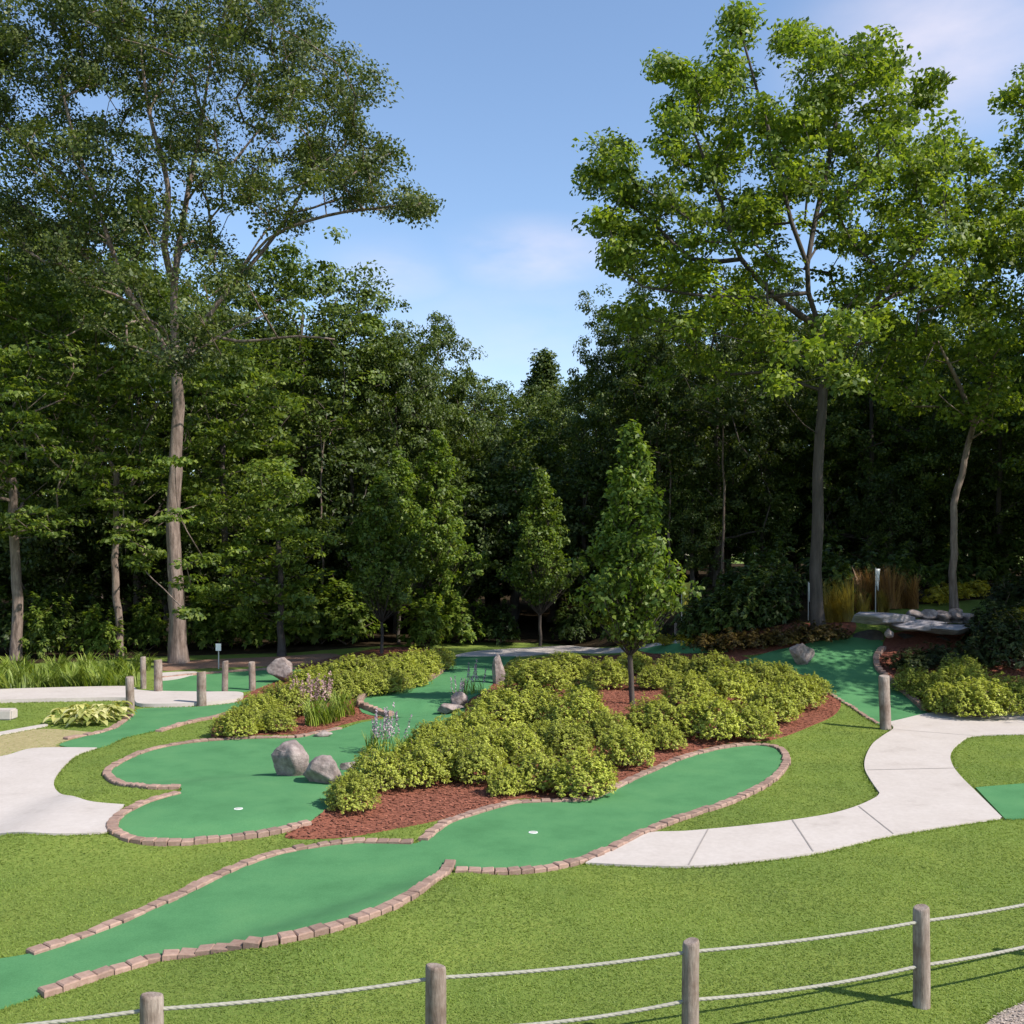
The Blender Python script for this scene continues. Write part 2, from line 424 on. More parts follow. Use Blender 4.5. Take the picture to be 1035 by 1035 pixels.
# ------------------------------------------------------------------ putting greens
def cup(green, px, py, off):
    g = ground(px, py)
    bm = bmesh.new()
    z0 = off + 0.004
    for r0, r1, z in ((0.047, 0.062, z0),):
        n = 28
        a = [bm.verts.new((r0 * math.cos(t * 2 * math.pi / n), r0 * math.sin(t * 2 * math.pi / n), z)) for t in range(n)]
        b2 = [bm.verts.new((r1 * math.cos(t * 2 * math.pi / n), r1 * math.sin(t * 2 * math.pi / n), z)) for t in range(n)]
        c = [bm.verts.new((v.co.x, v.co.y, z - 0.02)) for v in b2]
        for i in range(n):
            j = (i + 1) % n
            bm.faces.new((a[i], b2[i], b2[j], a[j])); bm.faces.new((b2[i], c[i], c[j], b2[j]))
    c_ = obj('cup_rim', bm_mesh('cup_rim', bm, M['white']), green, g)
    bm = bmesh.new()
    bmesh.ops.create_circle(bm, cap_ends=True, radius=0.048, segments=28)
    for v in bm.verts: v.co.z = z0 - 0.003
    obj('cup_hole', bm_mesh('cup_hole', bm, M['pole']), c_)


def green(pix, label, corners=(), off=0.022, cups=()):
    o, poly = sheet('putting_green', sharp(pix, set(corners)), M['carpet'], off, cell=0.12)
    tag(o, label, 'putting green', 'mini golf putting greens')
    for c in cups: cup(o, c[0], c[1], off)
    return o


gA = [(-70, 988), (0, 971), (30, 966), (90, 946), (136, 927), (176, 910), (216, 890), (251, 875), (286, 864), (327, 857), (362, 853.5), (420, 854), (430, 846), (452, 833), (482, 823), (520, 813), (565, 811), (595, 810), (625, 797), (650, 785), (690, 768), (730, 758), (765, 754.5), (783, 757.5), (792, 768), (786, 780), (770, 794), (736, 811), (696, 824), (661, 837), (631, 851), (605, 864), (565, 876), (515, 882), (470, 882), (455, 876), (442, 888), (412, 908), (372, 926), (322, 942), (271, 953), (221, 960), (166, 968), (121, 980), (80, 993), (40, 1007), (0, 1021), (-70, 1042)]
green(gA, 'long green carpet fairway in the foreground curving from bottom left to the shrub bed', cups=[(539, 843)])
gC = [(182, 797), (150, 797), (125, 794), (112, 787), (110, 780), (120, 774), (140, 764), (167, 756.5), (200, 751.5), (233, 749), (267, 747.5), (300, 747), (317, 743), (344, 738), (366, 731), (395, 727), (430, 724), (470, 716), (450, 735), (410, 755), (370, 790), (345, 808), (312, 832), (271, 842), (226, 848), (176, 852), (137, 849), (116, 839), (121, 827), (151, 813), (178, 804)]
green(gC, 'two-level green carpet hole with two boulders on its right edge', cups=[(241, 819)])
gE = [(366, 721), (364, 711), (374, 703), (402, 697), (428, 692), (445, 682), (457, 671), (466, 664), (490, 662), (520, 663), (515, 668), (502, 686), (490, 700), (470, 714), (445, 722), (410, 726)]
green(gE, 'narrow upper green carpet tier climbing past the lavender to the far pale path', off=0.026)
gG = [(60, 754), (98, 757), (127, 746), (155, 739.5), (190, 731), (230, 721.5), (255, 712), (250, 706), (238, 711), (200, 715), (143, 717), (131, 723), (112, 738), (90, 744)]
green(gG, 'green carpet strip between the hosta mound and the left shrub bed')
gH = [(160, 702), (158, 694), (168, 687), (200, 683), (250, 679), (300, 677), (330, 680), (285, 688), (250, 699), (200, 702)]
green(gH, 'far left green carpet behind the pale path with wooden posts around it')
gL = [(822, 686), (838, 702), (864, 718), (890, 734), (937, 721), (923, 709), (905, 694), (888, 678), (885, 667), (891, 657), (890, 648), (850, 645), (807, 653), (770, 662), (745, 672)]
green(gL, 'sloping green carpet ramp on the right bank below the slate slabs', corners=(3, 4))
gK = [(986, 797), (1035, 793), (1110, 789), (1140, 822), (1060, 828), (1016, 829)]
green(gK, 'small corner of green carpet at the right edge beside the concrete path', corners=(0, 5))
gM = [(640, 655), (664, 651), (700, 648), (730, 652), (735, 659), (700, 661), (660, 661)]
green(gM, 'distant sliver of green carpet behind the centre shrubs near the yellow flag')


# ------------------------------------------------------------------ brick edging
def edging(pix, label, bl=0.155, bw=0.145, bh=0.055, closed=False, world=None, rise=0.0):
    w = world or [ground(*p) for p in pix]
    pl = smooth_poly(w, closed, 0.03)
    seg = np.linalg.norm(np.diff(pl, axis=0), axis=1); s = np.concatenate([[0], np.cumsum(seg)])
    n = max(2, int(s[-1] / bl)); vs = []; fs = []
    for i in range(n):
        c = (i + 0.5) * s[-1] / n
        x = np.interp(c, s, pl[:, 0]); y = np.interp(c, s, pl[:, 1])
        x2 = np.interp(c + 0.05, s, pl[:, 0]) - np.interp(c - 0.05, s, pl[:, 0]); y2 = np.interp(c + 0.05, s, pl[:, 1]) - np.interp(c - 0.05, s, pl[:, 1])
        a = math.atan2(y2, x2) + random.uniform(-0.04, 0.04)
        ca, sa = math.cos(a), math.sin(a)
        hl = s[-1] / n / 2 - random.uniform(0.001, 0.005); hw = bw / 2 + random.uniform(-0.008, 0.008)
        z0 = Hs(x, y); zt = z0 + bh + random.uniform(-0.010, 0.010)
        ch = 0.012; lat = random.uniform(-0.008, 0.008)
        b0 = len(vs)
        tl = random.uniform(-0.006, 0.006)
        for (zz, k) in ((z0 - 0.1 - rise, 0), (zt - ch, 0), (zt, ch)):
            for (u, v) in ((-1, -1), (1, -1), (1, 1), (-1, 1)):
                lx, ly = u * (hl - k), v * (hw - k) + lat
                vs.append((x + ca * lx - sa * ly, y + sa * lx + ca * ly, zz + (tl * u if zz > z0 else 0)))
        for q in (0, 4):
            for e in range(4):
                f = (e + 1) % 4
                fs.append([b0 + q + e, b0 + q + f, b0 + q + 4 + f, b0 + q + 4 + e])
        fs.append([b0 + 8, b0 + 9, b0 + 10, b0 + 11])
    o = obj('brick_edging', mesh_np('brick_edging', np.array(vs), fs, M['brick']))
    return tag(o, label, 'brick edging', 'brick edging around the greens')


edging([(30, 966), (90, 946), (136, 927), (176, 909), (216, 889), (251, 874), (286, 863), (327, 856), (362, 852.5), (417, 853.5)], 'run of brick edging along the far side of the foreground fairway from bottom left')
edging([(41, 1007), (80, 994), (121, 981), (166, 969), (221, 961), (271, 954), (322, 943), (372, 927), (412, 909), (442, 889), (455, 874)], 'run of brick edging along the near side of the foreground fairway, nearest the rope fence')
edging([(427, 851), (452, 833), (482, 823), (520, 813), (565, 811), (595, 809), (625, 796), (650, 784), (690, 767), (730, 757), (765, 753.5), (786, 757), (795, 768), (789, 781), (772, 795), (737, 812), (697, 825), (662, 838), (632, 852), (605, 865), (565, 877), (515, 883), (460, 882)], 'long looping brick edging round the fairway end below the centre shrub bed')
edging([(182, 797), (150, 797), (124, 794), (111, 787), (109, 780), (119, 773), (140, 763), (167, 755.5), (200, 750.5), (233, 748), (267, 746.5), (300, 746), (317, 742.5), (344, 737.5)], 'curved brick edging round the upper level of the two-level hole', rise=0.05)
edging([(180, 803), (151, 811), (121, 826), (114, 839), (136, 850), (176, 853), (226, 849), (271, 843), (313, 833)], 'curved brick edging round the lower level of the two-level hole left of the mulch tip')
edging([(396, 725), (378, 720), (365, 714), (364, 710), (373, 702.5), (402, 696), (428, 691), (445, 681), (457, 670)], 'brick edging down the left side of the narrow upper tier', bh=0.13)
edging([(160, 740), (187, 732), (215, 726), (232, 721)], 'short brick edging beside the lawn below the left shrub bed', bw=0.13)
edging([(66, 748), (98, 742), (116, 736), (132, 724)], 'short brick edging in front of the hosta mound', bw=0.15)
edging([(160, 686), (200, 682), (250, 678), (300, 676)], 'far brick edging behind the far left green in front of the big trunk')
edging([(893, 656), (886, 666), (888, 678), (905, 694), (922, 708), (934, 719)], 'brick edging between the green ramp and the right shrub bed', bh=0.12)
edging([(838, 701), (864, 717), (888, 732)], 'thin brick edging on the lawn side of the green ramp', bw=0.10, bh=0.04)

# ------------------------------------------------------------------ grass, mulch chips, gravel stones
HARD = SHEETS['hard']; MUL = SHEETS['mulch']; SOFT = SHEETS['soft']; THIN = SHEETS['thin']


def allowed(x, y, pads=()):
    k = np.ones(len(x), bool)
    for p in HARD + MUL + SOFT: k &= ~inside(p, x, y)
    return k


def grass_mesh():
    xs, ys = [], []
    # density falls off with distance as blades get coarser
    n = 620000
    t = RNG.random(n); Y = 5.6 * (30.0 / 5.6) ** t
    wd = 0.56 * Y + 0.8
    keep = RNG.random(n) < 1.0
    X = (RNG.random(n) * 2 - 1) * wd
    k = allowed(X, Y); X, Y = X[k], Y[k]
    d = RNG.random(len(X))
    thin = np.zeros(len(X), bool)
    for p in THIN: thin |= inside(p, X, Y)
    k = ~thin | (d < 0.35); X, Y = X[k], Y[k]
    PT, PR = [], []
    for p in HARD:
        q = np.roll(p, -1, 0); L = np.linalg.norm(q - p, axis=1)
        for a, b_, l in zip(p, q, L):
            if a[1] > 26 or a[1] < 5 or abs(a[0]) > 0.6 * a[1] + 1: continue
            k_ = max(1, int(l / (0.0045 * max(1, a[1] / 9)))); t_ = RNG.random(k_)[:, None]; d_ = (b_ - a) / (l + 1e-9)
            pt = a + (b_ - a) * t_; nn = np.array((d_[1], -d_[0]))
            for sg in (1, -1):
                PT.append(pt + nn * sg * np.abs(RNG.normal(0.012, 0.03, (k_, 1)))); PR.append(pt + nn * sg * 0.10)
    PT, PR = np.concatenate(PT), np.concatenate(PR); ok_ = allowed(PR[:, 0], PR[:, 1]); PT = PT[ok_]
    nf = len(PT); X = np.concatenate([X, PT[:, 0]]); Y = np.concatenate([Y, PT[:, 1]])
    n = len(X); fr = np.arange(n) >= n - nf
    sc = (Y / 9.0)
    Z = H(X, Y)
    ang = RNG.random(n) * 2 * np.pi
    wv = (0.0035 + 0.003 * RNG.random(n)) * (0.75 + 0.75 * sc)
    hv = (0.008 + 0.011 * RNG.random(n)) * np.clip(0.85 + 0.15 * sc, 0, 1.4) * np.where(fr, 1.9, 1.0)
    lean = RNG.normal(0, 0.022, (n, 2)) * np.clip(sc, 0.8, 1.6)[:, None]
    cx, cy = np.cos(ang) * wv, np.sin(ang) * wv
    a = np.column_stack([X - cx, Y - cy, Z - 0.004]); b2 = np.column_stack([X + cx, Y + cy, Z - 0.004])
    c = np.column_stack([X + lean[:, 0], Y + lean[:, 1], Z + hv])
    V = np.stack([a, b2, c], 1).reshape(-1, 3)
    return mesh_np('grass', V, np.arange(3 * n).reshape(-1, 3), M['blade'])


tag(obj('grass', grass_mesh()), 'mown green lawn grass covering the open ground', 'grass', kind='stuff')


def chips(name, polys, dens, size, mat, label, cat, flat=0.35, off=0.014):
    Vs, n0 = [], 0
    for p in polys:
        x0, y0 = p.min(0); x1, y1 = p.max(0)
        n = int((x1 - x0) * (y1 - y0) * dens)
        X = RNG.uniform(x0, x1, n); Y = RNG.uniform(y0, y1, n)
        k = inside(p, X, Y)
        for h in (HARD if polys is not HARDG else []): k &= ~inside(h, X, Y)
        X, Y = X[k], Y[k]; n = len(X)
        a = RNG.random(n) * 2 * np.pi; L = size * (0.6 + RNG.random(n)); W = L * flat
        tilt = RNG.normal(0, 0.5, n) * L
        Z = H(X, Y) + off + np.abs(RNG.normal(0, 0.008, n))
        ca, sa = np.cos(a), np.sin(a)
        P = np.stack([np.column_stack([X - ca * L, Y - sa * L, Z - tilt * 0.3]), np.column_stack([X + sa * W, Y - ca * W, Z + W * 0.6]),
                      np.column_stack([X + ca * L, Y + sa * L, Z + np.abs(tilt) * 0.5]), np.column_stack([X - sa * W, Y + ca * W, Z + W * 0.3])], 1)
        Vs.append(P.reshape(-1, 3)); n0 += n
    return tag(obj(name, mesh_np(name, np.concatenate(Vs), np.arange(4 * n0).reshape(-1, 4), mat)), label, cat, kind='stuff')


HARDG = [GRAVEL]
chips('mulch_chips', MUL, 420, 0.030, M['chip'], 'reddish brown bark chips lying over the shrub beds', 'mulch')
chips('gravel_stones', HARDG, 2500, 0.009, M['pebble'], 'pale pinkish gravel stones in the bottom right corner', 'gravel', 0.8)


# ------------------------------------------------------------------ leaf and branch builders
def unit(v):
    return v / (np.linalg.norm(v, axis=-1, keepdims=True) + 1e-9)


def leaves_v(C, Nn, D, L, W, fold=0.25, droop=0.0):
    """folded rhombic leaves: centre C, normal Nn, direction D"""
    D = unit(D - Nn * (np.sum(D * Nn, -1, keepdims=True)))
    S = np.cross(Nn, D)
    L = L[:, None]; W = W[:, None]
    a = C - D * L * 0.5; c = C + D * L * 0.5 - Nn * L * droop
    b2 = C + S * W * 0.5 + Nn * W * fold - D * L * 0.05; d = C - S * W * 0.5 + Nn * W * fold - D * L * 0.05
    return np.stack([a, b2, c, d], 1).reshape(-1, 3)


def quads(V):
    return np.arange(len(V)).reshape(-1, 4)


def cluster_leaves(T, n_per, spread, size, up=0.7, zflat=0.55, out_c=None, rng=RNG, aspect=0.62, droop=0.1):
    """leaves gathered in sprays round the twig ends T (k,3)"""
    k = len(T); n = k * n_per
    C = np.repeat(T, n_per, 0)
    sp = np.repeat(spread * rng.uniform(0.7, 1.3, k), n_per)[:, None]
    off = rng.normal(0, 1, (n, 3)); off = unit(off) * (rng.random((n, 1)) ** 0.5)
    off[:, 2] *= zflat
    C = C + off * sp
    # each spray has its own tilt, so sprays catch the light differently
    tilt = np.repeat(rng.normal(0, 0.45, (k, 3)), n_per, 0)
    Nn = rng.normal(0, 0.5, (n, 3)) + np.array([0, 0, up]) + tilt + off * np.array([0.8, 0.8, 0.8 / max(zflat, 0.3)])
    if out_c is not None:
        Nn = Nn + unit(C - out_c) * 0.35
    Nn = unit(Nn)
    D = unit(off + rng.normal(0, 0.5, (n, 3)))
    L = size * rng.uniform(0.65, 1.25, n)
    return leaves_v(C, Nn, D, L, L * aspect, 0.18, droop)


class Skel:
    def __init__(s):
        s.p, s.par, s.r, s.ok = [], [], [], []

    def chain(s, start, pts, r0, r1, ok=True):
        idx = []; n = len(pts)
        for i, q in enumerate(pts):
            s.p.append(np.array(q, float)); s.par.append(start)
            s.r.append(r0 + (r1 - r0) * i / max(1, n - 1)); s.ok.append(ok)
            start = len(s.p) - 1; idx.append(start)
        return idx

    def nearest(s, q):
        P = np.array(s.p); return int(np.argmin(np.linalg.norm(P - np.array(q), axis=1)))

    def grow(s, T, rng, tip=0.012, seg=0.7, sag=0.12, core=None):
        core = np.mean(s.p, 0) if core is None else np.array(core)
        order = np.argsort(np.linalg.norm(T - core, axis=1))
        P = np.array(s.p); OK = np.array(s.ok)
        for k in order:
            t = T[k]
            d = np.linalg.norm(P - t, axis=1)
            cost = d + np.clip(P[:, 2] - t[2] + 0.15 * d, 0, None) * 2.5 + (~OK) * 1e6
            i = int(np.argmin(cost)); a = P[i]; L = d[i]
            n = max(1, int(L / seg))
            mid = (a + t) / 2 + np.array([0, 0, sag * L]) + rng.normal(0, 0.10 * L, 3)
            pts = []
            for j in range(1, n + 1):
                u = j / n
                pts.append((1 - u) ** 2 * a + 2 * u * (1 - u) * mid + u * u * t + (rng.normal(0, 0.04, 3) if j < n else 0))
            s.chain(i, pts, 0, 0)
            P = np.vstack([P, pts]); OK = np.concatenate([OK, np.ones(n, bool)])
        n = len(s.p)
        acc = np.zeros(n); kids = [[] for _ in range(n)]
        for i in range(n):
            if s.par[i] >= 0: kids[s.par[i]].append(i)
        rad = np.zeros(n); e = 2.3
        for i in range(n - 1, -1, -1):
            acc[i] = max(acc[i], tip ** e)
            if s.par[i] >= 0: acc[s.par[i]] += acc[i]
        rad = acc ** (1 / e)
        s.rad = np.maximum(rad, np.array(s.r)); s.kids = kids

    def mesh(s, name, mat, flare=None, rng=RNG, minr=0.0):
        vs, fs = [], []
        roots = [i for i in range(len(s.p)) if s.par[i] < 0]
        stack = [(r, -1) for r in roots]
        while stack:
            i, frm = stack.pop()
            path = [frm, i] if frm >= 0 else [i]
            while s.kids[i]:
                ks = sorted(s.kids[i], key=lambda q: -s.rad[q] - (1 if s.r[q] > 0 else 0))
                for q in ks[1:]: stack.append((q, i))
                i = ks[0]; path.append(i)
            if len(path) < 2: continue
            rr = [min(s.rad[q], s.rad[path[1]]) if frm >= 0 else s.rad[q] for q in path]
            if max(rr) < minr: continue
            big = rr[0] > 0.09
            m_ = 14 if big else (6 if rr[0] > 0.03 else 4)
            P = [s.p[q] for q in path]
            u = None; base = len(vs); ph = rng.random(8) * 6.28
            for j, q in enumerate(P):
                d = (P[min(j + 1, len(P) - 1)] - P[max(j - 1, 0)]); d = d / (np.linalg.norm(d) + 1e-9)
                if u is None:
                    u = np.cross(d, [0.3, 0.9, 0.1]); u /= np.linalg.norm(u)
                u = u - d * np.dot(u, d); u /= (np.linalg.norm(u) + 1e-9); v = np.cross(d, u)
                for k in range(m_):
                    a = 2 * math.pi * k / m_; r_ = rr[j]
                    if big:
                        h = q[2] - P[0][2]
                        r_ *= 1 + 0.06 * math.sin(3 * a + ph[0] + h * 0.5) + 0.05 * math.sin(5 * a + ph[1] - h * 0.7) + 0.03 * math.sin(h * 2.3 + ph[2] + a)
                        if flare and frm < 0:
                            f = math.exp(-h / flare[1])
                            r_ *= 1 + flare[0] * f * (1 + 0.35 * math.sin(5 * a + ph[3]))
                    vs.append(q + (u * math.cos(a) + v * math.sin(a)) * r_)
                if j:
                    o_ = base + (j - 1) * m_
                    for k in range(m_):
                        fs.append([o_ + k, o_ + (k + 1) % m_, o_ + m_ + (k + 1) % m_, o_ + m_ + k])
            top = base + (len(P) - 1) * m_
            fs.append([top + k for k in range(m_)])
        return mesh_np(name, np.array(vs), fs, mat, True)


def dens_line(pts, step=0.6):
    o = [np.array(pts[0], float)]
    for a, b_ in zip(pts[:-1], pts[1:]):
        a, b_ = np.array(a, float), np.array(b_, float); n = max(1, int(np.linalg.norm(b_ - a) / step))
        for i in range(1, n + 1): o.append(a + (b_ - a) * i / n)
    return o


def curve3(pts, step=0.5):
    """smooth 3-D polyline"""
    P = [np.array(p, float) for p in pts]; o = [P[0]]
    for i in range(len(P) - 1):
        p0, p1, p2, p3 = P[max(i - 1, 0)], P[i], P[i + 1], P[min(i + 2, len(P) - 1)]
        n = max(1, int(np.linalg.norm(p2 - p1) / step))
        for j in range(1, n + 1):
            t = j / n
            o.append(0.5 * (2 * p1 + (p2 - p0) * t + (2 * p0 - 5 * p1 + 4 * p2 - p3) * t * t + (3 * p1 - p0 - 3 * p2 + p3) * t**3))
    return o


def lobe_points(c, r, n, rng, zf=0.8):
    v = unit(rng.normal(0, 1, (n, 3))) * (rng.random((n, 1)) ** 0.42) * r
    v[:, 2] *= zf
    return v + np.array(c)


def hero_tree(name, label, base, Y, trunk, limbs, lobes, leafmat, barkmat, tr=(0.4, 0.2), per_m=1.0, n_per=60, spread=0.75, leaf=0.2,
              depth=3.5, group=None, seed=1, copies=2, up=0.7, zflat=0.55, flare=(0.55, 0.55), z_ground=None, minr=0.0, aspect=0.62, cat='tree', sag=0.12):
    rng = np.random.default_rng(seed)
    root = Vector(base)
    sk = Skel()
    tp = [np.array(at(px, py, Y)) for px, py in trunk]
    tp[0] = np.array((root.x, root.y, root.z - 0.15))
    o_ = np.array(root)
    line = curve3(tp, 0.45)
    for i in range(2, len(line) - 1): line[i] = line[i] + np.array([rng.normal(0, 0.02), rng.normal(0, 0.03), 0])
    idx = sk.chain(-1, line, tr[0], tr[1])
    zfork = tp[-1][2]
    for i in idx:
        if sk.p[i][2] < zfork - 2.2: sk.ok[i] = False
    for (pts, dd, r0) in limbs:
        w = [np.array(at(px, py, Y + dd * j / (len(pts) - 1))) for j, (px, py) in enumerate(pts)]
        s0 = sk.nearest(w[0]); cur = curve3([sk.p[s0]] + w[1:], 0.6)[1:]
        sk.chain(s0, cur, r0, 0.03)
    ctr = np.array([(l[0], l[1]) for l in lobes], float)
    xc, yc = ctr.mean(0); rx, ry = ctr[:, 0].std() * 2.1 + 20, ctr[:, 1].std() * 2.1 + 20
    T = []
    for l in lobes:
        cx, cy, r = l[:3]
        e = math.sqrt(max(0.06, 1 - ((cx - xc) / rx) ** 2 - ((cy - yc) / ry) ** 2))
        ds = [l[3]] if len(l) > 3 else ([0.0] if copies == 1 else list(np.linspace(-1, 1, copies) * rng.uniform(0.55, 0.95)))
        for u in ds:
            dep = Y + u * depth * e + rng.normal(0, 0.3)
            c = np.array(at(cx, cy, dep)); rm = r * dep / F
            T.append(lobe_points(c, rm, max(3, int(per_m * rm ** 2 * 3.0)), rng))
    T = np.concatenate(T)
    sk.grow(T, rng, core=sk.p[idx[-1]], sag=sag)
    t = empty(name, root); tag(t, label, cat, group)
    sk.p = [p - o_ for p in sk.p]
    obj('trunk', sk.mesh('trunk', barkmat, flare, rng, minr), t)
    V = cluster_leaves(T - o_, n_per, spread, leaf, up, zflat, None, rng, aspect)
    obj('crown', mesh_np('crown', V, quads(V), leafmat), t)
    return t


# ---- the tall airy tree on the left
B = ground(181, 670)
hero_tree('broadleaf_tree', 'tall airy tree with bare pale trunk and spreading forked limbs behind the far left green', B, B.y,
          [(181, 670), (179, 620), (176, 560), (175, 520), (178, 460), (181, 410), (179, 380)],
          [([(179, 380), (160, 340), (128, 292), (104, 225), (78, 150), (60, 80)], -1.5, 0.11),
           ([(179, 380), (176, 320), (178, 270), (188, 205), (204, 120), (216, 40)], 1.0, 0.15),
           ([(178, 290), (166, 250), (170, 190), (150, 110), (140, 30)], -2.0, 0.12),
           ([(181, 375), (200, 335), (232, 292), (264, 256), (302, 200), (332, 120)], 0.5, 0.10),
           ([(232, 292), (270, 242), (330, 218), (385, 210), (425, 205)], -2.0, 0.05),
           ([(200, 335), (240, 345), (300, 340), (338, 343)], -1.0, 0.055),
           ([(190, 350), (240, 330), (270, 318)], 2.0, 0.06),
           ([(128, 292), (100, 270), (50, 230), (0, 190)], 1.5, 0.08)],
          [(250, 30, 55), (190, 40, 60), (110, 45, 65), (30, 55, 65), (325, 85, 48), (368, 92, 26), (268, 105, 50), (345, 150, 48), (385, 160, 24),
           (405, 205, 24), (425, 210, 12), (365, 195, 34), (310, 175, 42), (235, 180, 50), (160, 125, 58), (65, 145, 62), (20, 215, 55), (110, 200, 52),
           (150, 225, 42), (-40, 120, 65), (285, 225, 26), (150, -40, 75), (255, -30, 50), (60, -40, 75), (215, 250, 30), (60, 250, 40), (-30, 30, 60), (290, -10, 30), (305, 40, 30), (-60, 200, 60), (150, 352, 38, -2.0), (202, 346, 34, -2.0), (176, 318, 36, -2.0), (120, 330, 38, -1.6), (226, 312, 30, -1.6), (148, 290, 36, -1.6), (200, 282, 34, -1.6), (95, 285, 38, -1.0), (240, 275, 24, -0.8), (165, 365, 20, -1.8)],
          M['leaf_airy'], M['bark'], (0.275, 0.19), per_m=1.4, n_per=122, spread=0.68, leaf=0.138, depth=4.0, seed=5, up=0.55, copies=3, flare=(0.5, 0.7))

# ---- the big bright tree on the right bank
BY = 29.0
B = Vector(at(826, 612, BY)); B.z = Hs(B.x, B.y)
hero_tree('broadleaf_tree', 'large bright green tree with dark straight trunk on the right bank behind the russet grasses', B, BY,
          [(826, 612), (826, 560), (827, 500), (829, 440), (833, 395), (836, 372)],
          [([(836, 372), (828, 330), (817, 296), (816, 268), (800, 225), (785, 160), (765, 90), (748, 30)], -1.0, 0.08),
           ([(816, 268), (824, 222), (840, 150), (850, 80), (840, 45)], 1.0, 0.11),
           ([(836, 372), (846, 352), (868, 326), (890, 298), (930, 250), (960, 190)], -1.5, 0.10),
           ([(868, 326), (900, 300), (950, 285), (985, 270)], 2.0, 0.08),
           ([(828, 340), (790, 305), (749, 262), (731, 211), (700, 130)], -2.0, 0.10),
           ([(749, 262), (700, 262), (660, 225), (615, 190)], 1.0, 0.07),
           ([(817, 296), (770, 300), (720, 300), (650, 290)], -2.5, 0.06),
           ([(824, 222), (870, 180), (910, 120)], 0.5, 0.07)],
          [(746, 18, 15), (740, 55, 28), (722, 105, 34), (700, 85, 16), (675, 72, 14), (683, 128, 32), (625, 155, 28), (606, 178, 18), (612, 225, 20), (645, 195, 36), (625, 258, 16),
           (675, 225, 38), (722, 165, 42), (762, 125, 38), (742, 225, 38), (700, 275, 38), (655, 270, 30), (822, 62, 38), (870, 58, 30), (800, 42, 15), (845, 110, 42), (855, 165, 42), (895, 75, 20), (902, 125, 34),
           (938, 95, 17), (942, 150, 34), (972, 165, 20), (912, 190, 42), (960, 215, 38), (985, 250, 30), (900, 245, 42), (865, 285, 34), (795, 175, 38), (775, 270, 30), (750, 315, 36), (700, 325, 36), (810, 120, 28),
           (640, 320, 26), (830, 335, 26), (790, 340, 30), (840, 230, 30), (935, 275, 30), (880, 330, 26), (815, 348, 28, -2.6), (846, 386, 20, -2.2), (790, 372, 34, -1.5), (755, 372, 34, 0.5), (872, 382, 34, 0.5), (712, 372, 34, 0.5), (1000, 185, 24), (1003, 235, 30), (985, 290, 32), (770, 215, 36), (800, 130, 34), (640, 245, 26), (850, 330, 26, -2.4), (668, 362, 30, 1.0), (910, 340, 30, -0.5)],
          M['leaf_bright'], M['darkbark'], (0.19, 0.13), per_m=1.8, n_per=116, spread=0.58, leaf=0.158, depth=3.9, seed=8, up=0.7, copies=3, flare=(0.35, 0.5))

# ---- second tree on the bank, pale leaning trunk, bright low crown
B = Vector(at(965, 604, 30.0)); B.z = Hs(B.x, B.y)
hero_tree('broadleaf_tree', 'smaller bright yellow-green tree with pale slightly leaning trunk behind the yellow shrubs', B, 30.0,
          [(965, 604), (964, 560), (966, 510), (976, 465), (984, 430)], [([(984, 430), (970, 390), (950, 350)], -1.5, 0.08), ([(984, 430), (1000, 400), (1005, 360)], -1, 0.08)],
          [(958, 335, 40), (1000, 355, 36), (920, 355, 34), (940, 305, 28), (992, 400, 24), (900, 395, 24), (985, 312, 26), (1018, 375, 18), (940, 385, 26), (985, 422, 26, -0.4), (955, 418, 26, -0.3), (1010, 412, 24, -0.3), (925, 408, 22, 0.1)],
          M['leaf_bright'], M['bark'], (0.115, 0.085), per_m=1.9, n_per=96, spread=0.6, leaf=0.165, depth=2.6, seed=9)
# ---- tree whose trunk is just outside the right edge
B = Vector((21.1, 33.0, Hs(21.1, 33)))
hero_tree('broadleaf_tree', 'tree crown reaching into the picture from beyond the right edge', B, 33.0,
          [(1157, 606), (1155, 500), (1150, 400), (1140, 300)], [([(1140, 300), (1100, 220), (1060, 160)], -1, 0.12), ([(1150, 400), (1100, 340), (1040, 300)], -1, 0.1)],
          [(1040, 150, 34), (1015, 205, 26), (1050, 230, 45), (1035, 310, 34), (1032, 105, 20), (1018, 265, 26), (1100, 120, 60), (1120, 220, 70), (1180, 180, 80), (1100, 320, 60), (1170, 300, 70), (1240, 250, 80), (1060, 380, 40), (1130, 400, 55), (1075, 60, 40), (1150, 40, 60), (1060, 450, 34), (1110, 480, 40)],
          M['leaf_bright'], M['darkbark'], (0.27, 0.2), per_m=1.2, n_per=100, spread=0.7, leaf=0.175, depth=4.5, seed=10)

# ---- maples at the left edge of the wood, flat sunlit sprays
B = ground(121, 664)
hero_tree('maple_tree', 'maple with thin pale trunk and flat layered sprays left of the tall airy tree', B, B.y,
          [(121, 664), (120, 630), (117, 590), (117, 540), (118, 480)], [],
          [(150, 568, 20), (135, 545, 26), (115, 500, 34), (150, 480, 30), (130, 440, 40), (65, 430, 40), (100, 385, 46), (150, 385, 34), (140, 335, 40), (95, 325, 40), (195, 440, 26), (205, 500, 20), (90, 470, 30), (200, 390, 26), (172, 522, 13, -3.4), (186, 590, 13, -3.3), (196, 566, 15, -3.0), (168, 468, 14, -3.4), (190, 620, 10, -3.2)],
          M['leaf_maple'], M['bark'], (0.14, 0.1), per_m=3.0, n_per=52, spread=0.55, leaf=0.19, depth=2.5, seed=12, zflat=0.22, up=1.0, flare=(0.3, 0.3))
B = ground(16, 668)
